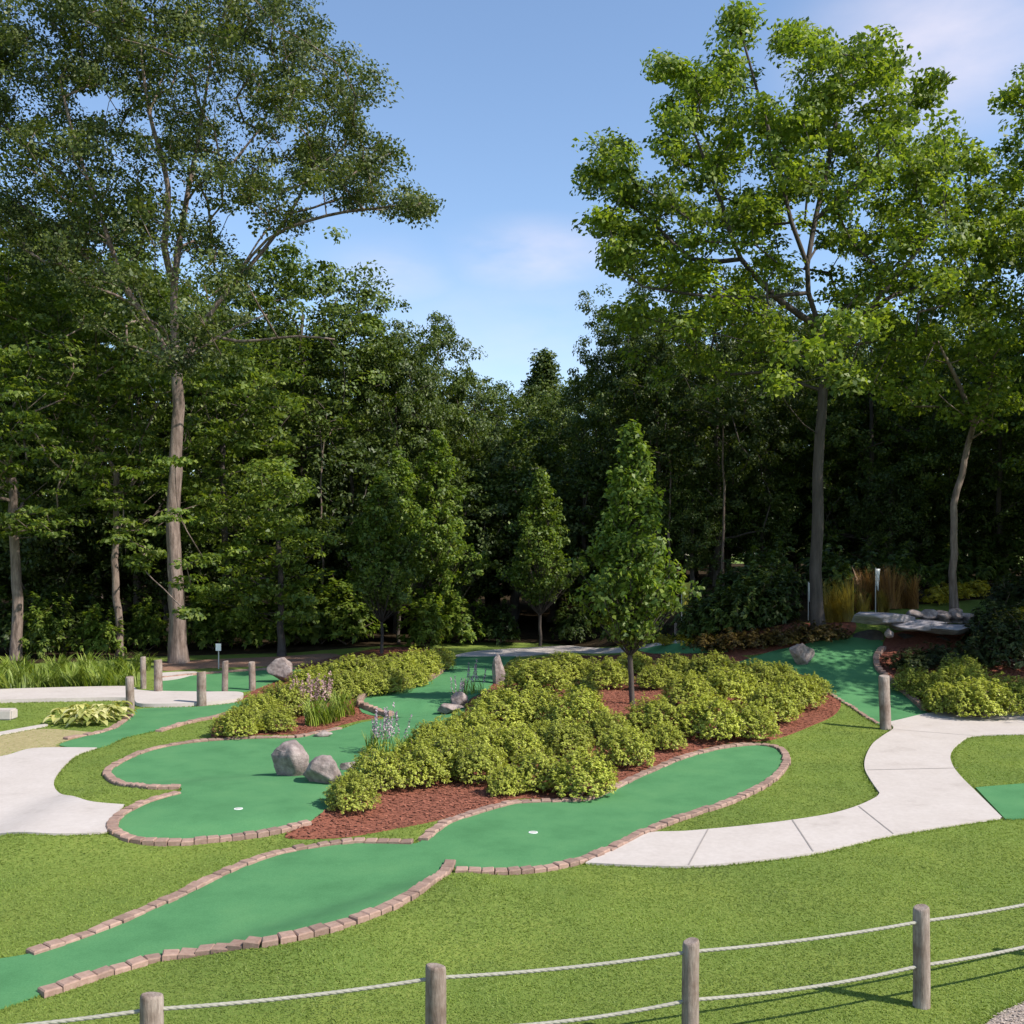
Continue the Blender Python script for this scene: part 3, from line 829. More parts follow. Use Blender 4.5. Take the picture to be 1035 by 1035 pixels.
hero_tree('maple_tree', 'maple at the left edge with a pale scarred trunk under a low sunlit spray', B, B.y,
          [(16, 668), (17, 630), (17, 590), (14, 540), (12, 480)], [],
          [(40, 520, 32), (70, 510, 22), (5, 525, 30), (0, 470, 36), (20, 420, 46), (-30, 430, 50), (30, 370, 50), (-30, 350, 60), (50, 320, 45), (0, 300, 55), (-60, 500, 45), (60, 470, 24)],
          M['leaf_maple'], M['bark'], (0.2, 0.14), per_m=2.8, n_per=52, spread=0.58, leaf=0.19, depth=3.0, seed=13, zflat=0.22, up=1.0, flare=(0.3, 0.3))
B = ground(285, 663)
hero_tree('maple_tree', 'rounded low maple right of the tall pale trunk with leaves nearly to the ground', B, B.y + 1.0,
          [(285, 663), (284, 620), (282, 570), (280, 520)], [],
          [(280, 540, 42), (262, 595, 34), (232, 565, 32), (305, 585, 30), (292, 500, 32), (250, 520, 34), (240, 620, 22), (300, 620, 24), (270, 480, 28), (320, 545, 20), (215, 600, 18), (215, 520, 22)],
          M['leaf_maple'], M['darkbark'], (0.13, 0.08), per_m=2.3, n_per=70, spread=0.55, leaf=0.18, depth=2.2, seed=14, zflat=0.4, up=0.9)
B = Vector(at(228, 652, 41)); B.z = Hs(B.x, B.y)
hero_tree('maple_tree', 'mid-height maple filling the gap just right of the tall pale trunk', B, 41,
          [(228, 652), (228, 590), (226, 520), (225, 440)], [],
          [(230, 420, 46), (215, 470, 36), (260, 450, 36), (240, 370, 40), (280, 400, 34), (200, 530, 28), (255, 505, 30), (205, 350, 30)],
          M['leaf_maple'], M['darkbark'], (0.16, 0.1), per_m=1.6, n_per=64, spread=0.7, leaf=0.21, depth=2.5, seed=15, zflat=0.35, up=0.9)


# ---- young pyramid trees
def young_tree(label, px, base_y, top_y, crown_y, half, seed, Y=None, leaf=0.13, lean=0.0, dens=1.0):
    rng = np.random.default_rng(seed)
    g = ground(px, base_y) if Y is None else Vector((((px - CX) / F) * Y, Y, 0))
    g.z = Hs(g.x, g.y); Y = g.y
    h = (base_y - top_y) * Y / F; zc = (base_y - crown_y) * Y / F; hw = half * Y / F
    sk = Skel()
    line = [np.array((lean * (i / 16) ** 1.5 + rng.normal(0, 0.015), rng.normal(0, 0.015), -0.1 + (h * 0.97 + 0.1) * i / 16)) for i in range(17)]
    idx = sk.chain(-1, line, 0.075 * h / 7, 0.012)
    for i in idx: sk.ok[i] = sk.p[i][2] > zc * 0.75
    T = []
    n = int(300 * dens * (hw / 1.1) ** 1.1)
    while len(T) < n:
        u = rng.random()
        prof = (min(1, (u + 0.03) / 0.26) ** 0.8) * (1 - u) ** 0.8 * 1.22 + 0.03
        a = rng.random() * 6.283
        lump = 1 + 0.26 * math.sin(2 * a + u * 11 + seed * 1.7) + 0.22 * math.sin(3 * a - u * (13 + seed) + 2 * seed) + 0.10 * math.sin(u * 31 + a)
        r = hw * prof * lump * rng.random() ** 0.42 * rng.uniform(0.8, 1.22)
        if rng.random() < prof + 0.15:
            T.append((r * math.cos(a) + lean * u, r * math.sin(a), zc + (h - zc) * u * rng.uniform(0.97, 1.0)))
    T = np.array(T)
    # ascending branches: twig ends join the stem below themselves
    order = np.argsort(T[:, 2])
    for k in order:
        t = T[k]; rr = math.hypot(t[0], t[1])
        zj = max(zc * 0.78, t[2] - rr * 0.9 - 0.1)
        i = idx[min(len(idx) - 1, max(1, int((zj + 0.1) / (h * 0.97 + 0.1) * 16)))]
        a = sk.p[i]; m_ = (a + t) / 2 + np.array([0, 0, -0.08 * rr])
        sk.chain(i, [a * .25 + m_ * .5 + t * .25, t], 0.010, 0.005)
    sk.rad = np.array(sk.r); sk.kids = [[] for _ in sk.p]
    for i, q in enumerate(sk.par):
        if q >= 0: sk.kids[q].append(i)
    t_ = empty('young_tree', g); tag(t_, label, 'tree', 'young pyramid-shaped trees')
    obj('trunk', sk.mesh('trunk', M['darkbark'], (0.3, 0.2), rng), t_)
    V = cluster_leaves(T, 34, 0.26, leaf, 0.5, 0.9, np.array((0, 0, h * 0.4)), rng, 0.66)
    obj('crown', mesh_np('crown', V, quads(V), M['leaf_young']), t_)
    return t_


young_tree('nearest young pyramid-shaped tree, its dark trunk rising from the centre shrub bed', 638, 712, 429, 646, 45, 3, dens=1.3)
young_tree('small slender young tree with thin pale trunk at the far pale path', 546, 653, 475, 608, 33, 4, leaf=0.14)
young_tree('young tree with thin trunk behind the left shrub bed, left of its twin trunk', 386, 661, 478, 614, 38, 5, leaf=0.15)
young_tree('young tree with straight stem, right one of the twin trunks behind left bed', 403, 659, 462, 612, 34, 6, Y=41.5, leaf=0.15)
young_tree('taller young tree with broad crown, trunk hidden behind the left shrub bed', 441, 655, 438, 626, 40, 7, Y=42.2, leaf=0.16)


# ------------------------------------------------------------------ the wood behind
def forest_variant(seed, h, rad, base, leafmat, n_t=420, n_per=66, leaf=0.20, narrow=False):
    rng = np.random.default_rng(seed)
    sk = Skel()
    line = [np.array((rng.normal(0, 0.05), rng.normal(0, 0.05), -0.3 + (h * 0.8 + 0.3) * i / 14)) for i in range(15)]
    idx = sk.chain(-1, line, 0.24, 0.07)
    for i in idx: sk.ok[i] = sk.p[i][2] > base * 0.85
    T = []
    off = Vector((seed * 7.3, seed * 1.7, 0)); zc = (base + h) / 2; rz = (h - base) / 2
    while len(T) < n_t:
        d = unit(rng.normal(0, 1, 3) + np.array((0, 0, 0.15))); dv = Vector(d)
        f = 0.92 + 0.42 * noise.noise(dv * 1.9 + off) + 0.26 * noise.noise(dv * 4.2 + off)
        u = rng.random()
        r = f * (rng.uniform(0.86, 1.0) if u < 0.72 else rng.uniform(0.35, 0.85))
        z = zc + d[2] * r * rz
        w = rad if not narrow else rad * max(0.15, 1.25 * (1 - (z - base) / (h - base)) + 0.1)
        if z > 0.7: T.append((d[0] * r * w, d[1] * r * w, min(z, h * 1.03)))
    T = np.array(T)
    sk.grow(T, rng, core=np.array((0, 0, base)), sag=0.1, tip=0.014, seg=0.9)
    V = cluster_leaves(T, n_per, 0.62, leaf, 0.55, 0.55, np.array((0, 0, zc * 0.8)), rng, 0.62)
    return sk.mesh('trunk', M['darkbark'], (0.4, 0.5), rng, 0.02), mesh_np('crown', V, quads(V), leafmat), h


FV = [forest_variant(21, 18, 4.6, 4.0, M['leaf_forest']), forest_variant(22, 17, 5.0, 2.5, M['leaf_forest']), forest_variant(23, 19, 4.2, 6.0, M['leaf_forest']),
      forest_variant(24, 15, 2.8, 3.0, M['leaf_forest'], narrow=True), forest_variant(25, 9, 3.0, 1.0, M['leaf_shade_dark'], n_t=220, leaf=0.21)]


def forest_tree(px, top_y, Y, v, label, wide=1.0, group='trees of the wood behind the course'):
    tr_, cr_, h = FV[v]
    x = (px - CX) / F * Y; z = Hs(x, Y)
    H_ = CH - (top_y - HY) * Y / F - z
    s = H_ / h
    t = empty('forest_tree', (x, Y, z), random.uniform(0, 6.28), (s * wide if v != 3 else s, s * wide if v != 3 else s, s))
    tag(t, label, 'tree', group)
    obj('trunk', tr_, t); obj('crown', cr_, t)
    return t


ft = [
    # px, top_y, Y, variant, widen, label
    (305, 238, 48, 1, 0.95, 'tall dark forest tree, its round top against the sky right of the airy tree'),
    (362, 292, 50, 0, 0.95, 'forest tree on the left skyline, just right of the rounded tallest one'),
    (250, 270, 53, 2, 0.9, 'forest tree filling the space behind the fork of the tall airy tree'),
    (432, 306, 50, 1, 0.72, 'forest tree with feathery top at the left side of the sky gap'),
    (478, 372, 54, 1, 0.85, 'lower forest tree stepping down to the sky gap above the slender young tree'),
    (400, 335, 47, 1, 0.7, 'dark forest tree rising directly behind the twin young trees'),
    (520, 388, 60, 1, 0.9, 'forest tree at the lowest dip of the sky gap'),
    (550, 350, 66, 3, 1.0, 'pointed tree sticking up in the middle of the sky gap'),
    (590, 374, 58, 1, 0.95, 'pale green forest tree at the right side of the sky gap'),
    (625, 290, 46, 2, 0.75, 'forest tree with leafy tower top beside the left side of the bright right-hand tree'),
    (665, 300, 44, 0, 0.8, 'dark forest tree behind the nearest young pyramid-shaped tree'),
    (725, 285, 43, 1, 0.85, 'shaded forest tree left of the dark straight trunk'),
    (775, 270, 46, 2, 0.9, 'deeply shaded forest tree just behind the bright right-hand tree'),
    (880, 290, 44, 1, 0.9, 'shaded forest tree right of the dark straight trunk'),
    (930, 300, 48, 0, 0.9, 'shaded forest tree behind the pale leaning trunk'),
    (1010, 320, 42, 1, 0.9, 'forest tree at the right edge behind the bright low crown'),
    (60, 200, 47, 1, 0.9, 'forest tree at upper left behind the airy tree limbs'),
    (140, 240, 46, 0, 0.9, 'forest tree behind the layered maple with thin pale trunk'),
    (-20, 180, 44, 2, 1.0, 'forest tree at the very left edge of the picture'),
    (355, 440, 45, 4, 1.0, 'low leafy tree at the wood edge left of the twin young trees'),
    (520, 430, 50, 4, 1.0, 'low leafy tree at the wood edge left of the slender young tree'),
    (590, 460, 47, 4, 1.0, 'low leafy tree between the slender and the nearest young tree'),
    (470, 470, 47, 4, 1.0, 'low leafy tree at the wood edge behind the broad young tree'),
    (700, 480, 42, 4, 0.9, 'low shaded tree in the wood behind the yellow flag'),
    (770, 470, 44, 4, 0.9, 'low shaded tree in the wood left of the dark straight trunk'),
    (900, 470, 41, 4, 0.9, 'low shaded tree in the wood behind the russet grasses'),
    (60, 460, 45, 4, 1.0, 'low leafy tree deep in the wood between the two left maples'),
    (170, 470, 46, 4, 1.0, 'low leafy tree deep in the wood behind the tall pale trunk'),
]
for px, ty, Y, v, wd, lb in ft: forest_tree(px, ty, Y, v, lb, wd)
back = [(690, 330, 52), (735, 345, 50), (800, 335, 52), (845, 330, 55), (905, 340, 53), (965, 345, 50), (1015, 350, 49), (870, 360, 48), (645, 360, 55), (340, 340, 58), (260, 330, 59), (420, 370, 60), (-150, 250, 55), (-60, 260, 60), (40, 250, 62), (130, 260, 64), (215, 300, 66), (300, 330, 68), (380, 360, 70), (455, 395, 74), (530, 405, 78), (600, 390, 74), (680, 340, 66), (760, 330, 62), (840, 330, 62), (920, 330, 60), (1000, 340, 58), (1090, 330, 56), (1180, 330, 54),
        (-120, 330, 78), (0, 350, 82), (100, 360, 85), (200, 370, 88), (300, 390, 90), (400, 400, 92), (480, 410, 95), (560, 412, 98), (640, 400, 92), (720, 380, 88), (800, 380, 84), (880, 380, 82), (960, 380, 80), (1050, 380, 78), (-170, 330, 48), (1130, 420, 40), (1210, 300, 44)]
for i, (px, ty, Y) in enumerate(back):
    forest_tree(px, ty, Y, (0, 1, 2, 1)[i % 4], 'hidden dark tree deep inside the wood, standing behind its front row of trees', 1.0, 'trees deep inside the wood')
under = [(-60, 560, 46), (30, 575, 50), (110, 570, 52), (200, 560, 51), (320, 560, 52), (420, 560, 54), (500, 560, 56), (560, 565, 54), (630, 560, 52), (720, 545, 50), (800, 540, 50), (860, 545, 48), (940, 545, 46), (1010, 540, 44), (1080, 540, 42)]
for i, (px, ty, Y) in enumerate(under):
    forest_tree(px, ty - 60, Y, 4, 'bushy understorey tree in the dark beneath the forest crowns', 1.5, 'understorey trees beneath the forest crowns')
for x, Y, v, h_, lb in ((19.5, 24.6, 1, 17.0, 'tall tree beyond the right edge that shades the green ramp'), (22.5, 27.6, 3, 17.0, 'unseen leafy tree added for shade beyond the right edge level with the slate slabs'), (31, 37, 1, 21.0, 'unseen tall tree added for shade beyond the right edge at the side of the wood'), (24.5, 41, 1, 20.0, 'unseen tall dark tree added for shade beyond the right edge, deep at the side of the wood'), (34, 45, 1, 21.0, 'unseen tall dark tree added for shade far beyond the right edge at the back of the wood'), (25.0, 33.5, 1, 20.0, 'tall tree farther back beyond the right edge of the picture'), (27.0, 28.0, 2, 19.0, 'tallest tree well beyond the right edge of the picture')):  # right-hand trees out of view, several added only to deepen the shade
    tr_, cr_, h = FV[v]; s_ = h_ / h
    t = empty('forest_tree', (x, Y, Hs(x, Y)), x, (s_, s_, s_)); tag(t, lb, 'tree'); obj('trunk', tr_, t); obj('crown', cr_, t)
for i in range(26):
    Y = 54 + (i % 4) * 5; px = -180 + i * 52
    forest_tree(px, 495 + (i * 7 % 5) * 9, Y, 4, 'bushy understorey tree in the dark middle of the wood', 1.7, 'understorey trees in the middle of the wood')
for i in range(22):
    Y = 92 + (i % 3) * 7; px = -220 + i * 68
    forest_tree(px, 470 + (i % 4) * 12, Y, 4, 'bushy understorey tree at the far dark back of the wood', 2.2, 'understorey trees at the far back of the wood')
# thin trunks that catch light in the dark of the wood
for px, by, ty, Y, lb in ((731, 640, 470, 41, 'thin bare grey sapling stem in the dark wood left of the white flag'), (677, 645, 500, 41.5, 'thin bare sapling stem just right of the nearest young tree'), (325, 655, 440, 43, 'pale thin sapling stem in the wood left of the twin young trees')):
    x = (px - CX) / F * Y; z = Hs(x, Y); h = (by - ty) * Y / F
    sk = Skel(); rng = np.random.default_rng(px)
    line = [np.array((rng.normal(0, 0.03), rng.normal(0, 0.03), -0.1 + h * i / 8)) for i in range(9)]
    sk.chain(-1, line, 0.07, 0.03)
    T = np.array([(rng.normal(0, 0.6), rng.normal(0, 0.6), h + rng.normal(0.3, 0.5)) for _ in range(22)])
    for i in range(6): sk.ok[i] = False
    sk.grow(T, rng, core=line[-1])
    t = empty('sapling', (x, Y, z)); tag(t, lb, 'sapling')
    obj('trunk', sk.mesh('trunk', M['bark'], None, rng), t)
    V = cluster_leaves(T, 22, 0.4, 0.2, 0.7, 0.5, None, rng); obj('crown', mesh_np('crown', V, quads(V), M['leaf_forest']), t)


# ------------------------------------------------------------------ shrubs
def shrub_variant(seed, leafmat, hgt=0.84, n_tip=1400, leaf=0.045, dense=8, lump=0.14):
    rng = np.random.default_rng(seed)
    T, Dv = [], []
    k1, k2, k3 = rng.random(3) * 6.28
    for i in range(n_tip):
        z = rng.random() ** 0.75; a = rng.random() * 6.283
        el = math.asin(min(1, z))
        d = np.array((math.cos(el) * math.cos(a), math.cos(el) * math.sin(a), math.sin(el)))
        r = 0.5 * (1 + lump * math.sin(3 * a + k1) * math.cos(2 * el + k2) + 0.6 * lump * math.sin(7 * a + 5 * el + k3)) * rng.uniform(0.82, 1.08)
        if i % 4 == 0: r *= rng.uniform(0.55, 0.8)
        T.append((d[0] * r, d[1] * r, 0.10 + d[2] * r * hgt * 1.45)); Dv.append(unit(d + np.array([0, 0, 0.55]) + rng.normal(0, 0.25, 3)))
    T = np.array(T); Dv = np.array(Dv)
    # whorl of leaves at each twig end
    C = np.repeat(T, dense, 0); A = np.repeat(Dv, dense, 0); n = len(C)
    side = unit(np.cross(A, rng.normal(0, 1, (n, 3))))
    open_ = rng.uniform(0.25, 1.25, (n, 1))
    D = unit(A * (1 / (0.35 + open_)) + side * open_)
    L = leaf * rng.uniform(0.7, 1.25, n)
    Cc = C + D * L[:, None] * 0.5 - A * rng.random((n, 1)) * 0.06
    Nn = unit(A + np.array([0, 0, 0.65]) + rng.normal(0, 0.34, (n, 3)))
    V = leaves_v(Cc, Nn, D, L, L * 0.46, 0.15, 0.12)
    fol = mesh_np('foliage', V, quads(V), leafmat)
    sk = Skel(); root = sk.chain(-1, [np.array((0, 0, -0.08)), np.array((0, 0, 0.02))], 0.018, 0.016)
    sk.grow(T[::3], rng, tip=0.0035, seg=0.2, sag=0.05, core=np.array((0, 0, 0)))
    return fol, sk.mesh('stems', M['stem'], None, rng)


SV = [shrub_variant(s, M['leaf_shrub']) for s in (31, 32, 33, 34, 35)]
DV = [shrub_variant(s, M['leaf_dark'], 0.7, 420, 0.075, 9, 0.28) for s in (41, 42)]
RV = [shrub_variant(s, M['leaf_rust'], 0.6, 380, 0.08, 8, 0.28) for s in (45, 46)]
YV = [shrub_variant(s, M['leaf_yellow'], 0.7, 200, 0.12, 8, 0.3) for s in (47, 48)]
UV = [shrub_variant(s, M['leaf_shade_dark'], 0.9, 300, 0.11, 8, 0.3) for s in (53, 54)]
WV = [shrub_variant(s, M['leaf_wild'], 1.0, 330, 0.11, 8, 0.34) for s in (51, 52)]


def plant(var, name, px, py, r, label, cat='shrub', group=None, i=0, hs=1.0, k=0.62):
    g = ground(px, py + r * k)
    w = 2.0 * r * g.y / F * 1.04
    fol, st = var[i % len(var)]
    t = empty(name, g, random.uniform(0, 6.28), (w, w * random.uniform(0.92, 1.08), w * 0.95 * hs * random.uniform(0.92, 1.08)))
    tag(t, label, cat, group)
    obj('stems', st, t); obj('foliage', fol, t)
    return t


Y_ = 'yellow-green rounded shrub '
centre = [
    (355, 803, 26, 'at the left tip of the centre bed, in front of the boulders'), (380, 780, 29, 'just behind the tip shrub, right of the lower boulder'),
    (420, 776, 31, 'in the front row above the widest red mulch'), (451, 764, 32, 'in the front row, right of the one above the widest mulch'),
    (482, 772, 30, 'in the front row left of the small dark gap in the bed'), (512, 791, 20, 'very small and low in the dark gap of the front row'),
    (541, 779, 31, 'in the front row right of the small dark gap'), (588, 783, 34, 'big and low at the front where the brick edging bends'),
    (632, 757, 28, 'at the front left of the bare mulch around the young tree'), (436, 748, 25, 'at the left side of the bed behind the lavender spikes'),
    (478, 736, 28, 'at the left shoulder of the bed next to the upper tier stones'), (507, 717, 35, 'big one at the top of the bed below the shaded shrubs'),
    (540, 716, 28, 'next to the big one, below the shaded shrubs'), (489, 755, 27, 'in the middle of the left half, second row'),
    (520, 751, 29, 'in the heart of the left half of the bed'), (585, 722, 32, 'left of the bare mulch round the young tree'),
    (572, 747, 28, 'between front row and the young tree mulch'), (615, 737, 23, 'small, touching the mulch just left below the young tree'),
    (545, 682, 34, 'big shaded one at the back under the young tree shadow'), (530, 676, 23, 'at the back beside the upright stone'),
    (572, 672, 27, 'at the far back beneath the pale path'), (590, 699, 16, 'tiny one left of the young tree trunk'),
    (611, 681, 25, 'at the back just left of the young tree trunk'), (586, 675, 20, 'small at the back rim, left of the young tree'),
    (664, 683, 21, 'at the back just right of the young tree trunk'), (683, 673, 22, 'at the back rim right of the young tree'),
    (661, 724, 30, 'right of the mulch around the young tree trunk'), (695, 699, 28, 'in the middle of the right half, behind the front ones'),
    (716, 725, 34, 'large, at the front of the right half above the brick loop'), (734, 694, 30, 'in the middle row of the right half near the ramp'),
    (758, 731, 26, 'at the front right above the top of the brick loop'), (781, 712, 28, 'second from the right tip along the front'),
    (762, 684, 26, 'on the back rim facing the green ramp'), (802, 700, 26, 'near the right tip of the bed'),
    (820, 694, 18, 'smallest at the extreme right tip of the bed'), (722, 673, 24, 'on the back rim below the dark ridge'),
    (701, 675, 22, 'on the back rim, left of the dark ridge end'), (787, 684, 22, 'on the back rim nearest the white leaning rock'),
    (672, 745, 20, 'small one squeezed between the brick edging and the right half'), (640, 668, 20, 'low at the far rim behind the young tree trunk'),
    (548, 745, 22, 'in the dip behind the front row, left of the mulch gap'), (455, 742, 22, 'small between the left shoulder and the lavender'),
]
for i, (px, py, r, lb) in enumerate(centre):
    plant(SV, 'shrub', px, py, r, Y_ + lb, group='yellow-green shrubs of the centre bed', i=i, hs=0.76 if py < 690 else 0.9)
left = [
    (239, 730, 24, 'at the left end of the left bed, on the lawn side'), (261, 716, 25, 'second from the left end of the left bed'), (286, 708, 27, 'left of the pink flowers'),
    (279, 727, 20, 'low at the front of the left bed before the pink flowers'), (315, 688, 26, 'right of the purple-grey far boulder'), (337, 683, 24, 'in the back row above the pink flowers'),
    (358, 680, 26, 'in the back row left of the twin young trunks'), (381, 678, 26, 'directly below the left twin trunk'), (402, 677, 26, 'directly below the right twin trunk'),
    (423, 670, 24, 'in the back row near the right end of the left bed'), (441, 665, 20, 'at the right end of the left bed by the upper tier'), (347, 693, 22, 'behind the green daylily leaves'),
    (371, 690, 22, 'above the bend of the upper tier edging'), (394, 687, 22, 'in the front row along the upper tier edging'), (418, 683, 18, 'small beside the upper tier edging'), (326, 697, 20, 'just above the pink flowers')]
for i, (px, py, r, lb) in enumerate(left):
    plant(SV, 'shrub', px, py, r, Y_ + lb, group='yellow-green shrubs of the left bed', i=i + 2, hs=0.85)
right = [(923, 688, 20, 'at the left end of the right bed beside the ramp edging'), (967, 691, 30, 'in the middle of the right bed'), (990, 706, 32, 'at the front of the right bed above the path'), (1018, 700, 30, 'at the right edge of the picture in the right bed'),
         (957, 706, 24, 'low at the front left of the right bed by the path'), (973, 678, 24, 'in the back row of the right bed under the dark juniper'), (940, 695, 20, 'small one between the left end and middle of the right bed'), (1045, 705, 26, 'partly outside the right edge')]
for i, (px, py, r, lb) in enumerate(right):
    plant(SV, 'shrub', px, py, r, Y_ + lb, group='yellow-green shrubs of the right bed', i=i + 1, hs=0.85)
for i, (px, py, r, lb, hs) in enumerate([(1008, 642, 30, 'dark spreading juniper right of the slate slabs', 1.2), (1025, 655, 36, 'large dark juniper at the right edge above the shrubs', 1.2), (985, 664, 22, 'dark juniper tucked under the slate slabs at their right end', 1.0),
                                         (920, 666, 20, 'dark low juniper beside the top of the ramp edging', 0.8), (950, 661, 20, 'dark low juniper in the shade under the middle of the slabs', 0.8), (1024, 608, 24, 'tall dark bush behind the yellow shrubs at the right edge', 1.2), (1050, 612, 30, 'tall dark bush cut by the right edge', 1.3)]):
    plant(DV, 'juniper_bush', px, py, r, lb, 'bush', 'dark junipers of the right bank', i, hs)
for i, (px, py, r, lb) in enumerate([(718, 649, 18, 'left end of the low brown-green ridge behind the shrubs'), (742, 647, 18, 'low brown-green ground shrub second from the left on the ridge'), (766, 645, 18, 'low brown-green ground shrub in the middle of the ridge'),
                                     (790, 642, 19, 'low brown-green ground shrub left of the leaning rock'), (815, 639, 19, 'low brown-green ground shrub below the white flag'), (840, 637, 18, 'low rust-tinged ground shrub left of the slate slabs')]):
    plant(RV, 'ground_shrub', px, py, r, lb, 'shrub', 'low shrubs on the dark ridge', i, 0.9)
for i, (px, py, r, lb) in enumerate([(948, 603, 14, 'yellow-leaved shrub directly above the slate slabs'), (966, 598, 15, 'yellow-leaved shrub at the foot of the pale leaning trunk'), (986, 596, 14, 'yellow-leaved shrub right of the pale leaning trunk'), (1022, 626, 20, 'yellow-leaved shrub at the right edge among dark junipers'), (695, 645, 12, 'small yellow-leaved plant below the yellow flag'), (672, 647, 10, 'tiny yellow-leaved plant left of the yellow flag')]):
    plant(YV, 'yellow_shrub', px, py, r, lb, 'shrub', 'yellow-leaved shrubs', i, 0.9)
for i, (px, py, r, lb) in enumerate([(215, 645, 20, 'wild bush just right of the tall pale trunk base'), (240, 640, 20, 'wild bush behind the small white marker'), (262, 645, 18, 'wild bush under the rounded low maple'), (298, 642, 18, 'light wild bush at the wood edge behind the far boulder'),
                                     (325, 640, 20, 'wild bush between the far boulder and the twin trunks'), (350, 640, 20, 'wild bush left of the left twin trunk'), (465, 642, 16, 'wild bush at the wood edge where the pale path begins'), (100, 655, 16, 'wild bush at the foot of the thin pale maple trunk'), (45, 655, 18, 'wild bush at the foot of the left edge maple'), (150, 650, 14, 'wild bush left of the tall pale trunk base'),
                                     (940, 575, 20, 'pale shaded bush in the wood left of the leaning trunk'), (895, 575, 20, 'shaded bush behind the russet grasses'), (430, 645, 16, 'wild bush behind the right end of the left bed')]):
    plant(WV, 'wild_bush', px, py - r * 0.2, r * 1.3, lb, 'bush', 'wild bushes along the wood edge', i, 1.3)


# ------------------------------------------------------------------ bladed and flowering plants
def blade_clump(seed, n, h, w, mat, spreadr=0.25, arch=0.5, name='leaves'):
    rng = np.random.default_rng(seed); vs, fs = [], []
    for i in range(n):
        a = rng.random() * 6.283; r0 = spreadr * math.sqrt(rng.random()); hh = h * (rng.uniform(0.6, 1.1) if h < 1 else rng.uniform(0.35, 1.12)); ar = arch * rng.uniform(0.3, 1.2) * h
        b0 = np.array((r0 * math.cos(a * 1.7), r0 * math.sin(a * 1.7), 0)); d = np.array((math.cos(a), math.sin(a), 0)); s = np.array((-d[1], d[0], 0))
        base = len(vs); K = 5
        for k in range(K):
            t = k / (K - 1); p = b0 + d * ar * t ** 1.8 + np.array((0, 0, hh * (t - 0.35 * arch * t ** 3)))
            ww = w * (1 - t) ** 0.6 * 0.5 + 0.001
            vs += [p - s * ww, p + s * ww]
            if k: q = base + 2 * k; fs.append([q - 2, q - 1, q + 1, q])
    return mesh_np(name, np.array(vs), np.array(fs), mat)


def spike_mesh(seed, n, h, spreadr, mat, fl=0.03, name='flower_spikes', start=0.45, dens=26, fat=0.022):
    rng = np.random.default_rng(seed); C = []
    for i in range(n):
        a = rng.random() * 6.283; r0 = spreadr * math.sqrt(rng.random()); tilt = rng.normal(0, 0.12, 2); hh = h * rng.uniform(0.75, 1.1)
        for k in range(dens):
            t = start + (1 - start) * k / dens
            C.append((r0 * math.cos(a) + tilt[0] * hh * t + rng.normal(0, fat * (1.2 - t)), r0 * math.sin(a) + tilt[1] * hh * t + rng.normal(0, fat * (1.2 - t)), hh * t))
    C = np.array(C); k = len(C)
    V = leaves_v(C, unit(rng.normal(0, 1, (k, 3))), rng.normal(0, 1, (k, 3)), np.full(k, fl), np.full(k, fl * 0.7))
    return mesh_np(name, V, quads(V), mat)


LILY = [blade_clump(s, 90, 0.75, 0.035, M['leaf_lily'], 0.28, 0.6) for s in (61, 62, 63)]
lily_px = [(-20, 690), (6, 692), (30, 691), (55, 690), (80, 689), (104, 688), (126, 686), (0, 683), (24, 682), (48, 681), (72, 680), (96, 678), (118, 675), (140, 672), (-30, 681), (60, 674), (20, 675), (90, 671)]
for i, (px, py) in enumerate(lily_px):
    g = ground(px, py + 6)
    t = obj('daylily_clump', LILY[i % 3]); t.location = g; t.rotation_euler.z = random.random() * 6; s = random.uniform(1.1, 1.4); t.scale = (s, s, s * 0.78)
    tag(t, 'leafy daylily clump in the dense strip behind the pale path at far left', 'plant', 'daylily clumps behind the left path')
for px, py, s, lb in ((322, 727, 1.0, 'arching green daylily clump in front of the pink flowers'), (348, 718, 1.0, 'arching green daylily clump left of the upper tier edging'), (335, 724, 0.8, 'smaller arching daylily clump between two larger ones by the flat stone'),
                      (412, 760, 0.7, 'green leafy clump at the foot of the mauve spikes')):
    g = ground(px, py + 6); t = obj('daylily_clump', LILY[0]); t.location = g; t.scale = (s, s, s); tag(t, lb, 'plant', 'daylily clumps of the beds')


def flower(name, px, py, label, mat, h, n, sr, seed, fl=0.035, **kw):
    g = ground(px, py); t = empty(name, g); tag(t, label, 'flowering plant')
    obj('leaves', blade_clump(seed, 40, h * 0.6, 0.02, M['leaf_lily'], sr, 0.4), t)
    rng = np.random.default_rng(seed + 50)
    for i in range(n):
        a = rng.random() * 6.283; r0 = sr * math.sqrt(rng.random())
        o = obj('flower_spike', spike_mesh(seed + 1 + i, 1, h, 0.01, mat, fl, 'flower_spike', **kw), t); o.location = (r0 * math.cos(a), r0 * math.sin(a), 0)


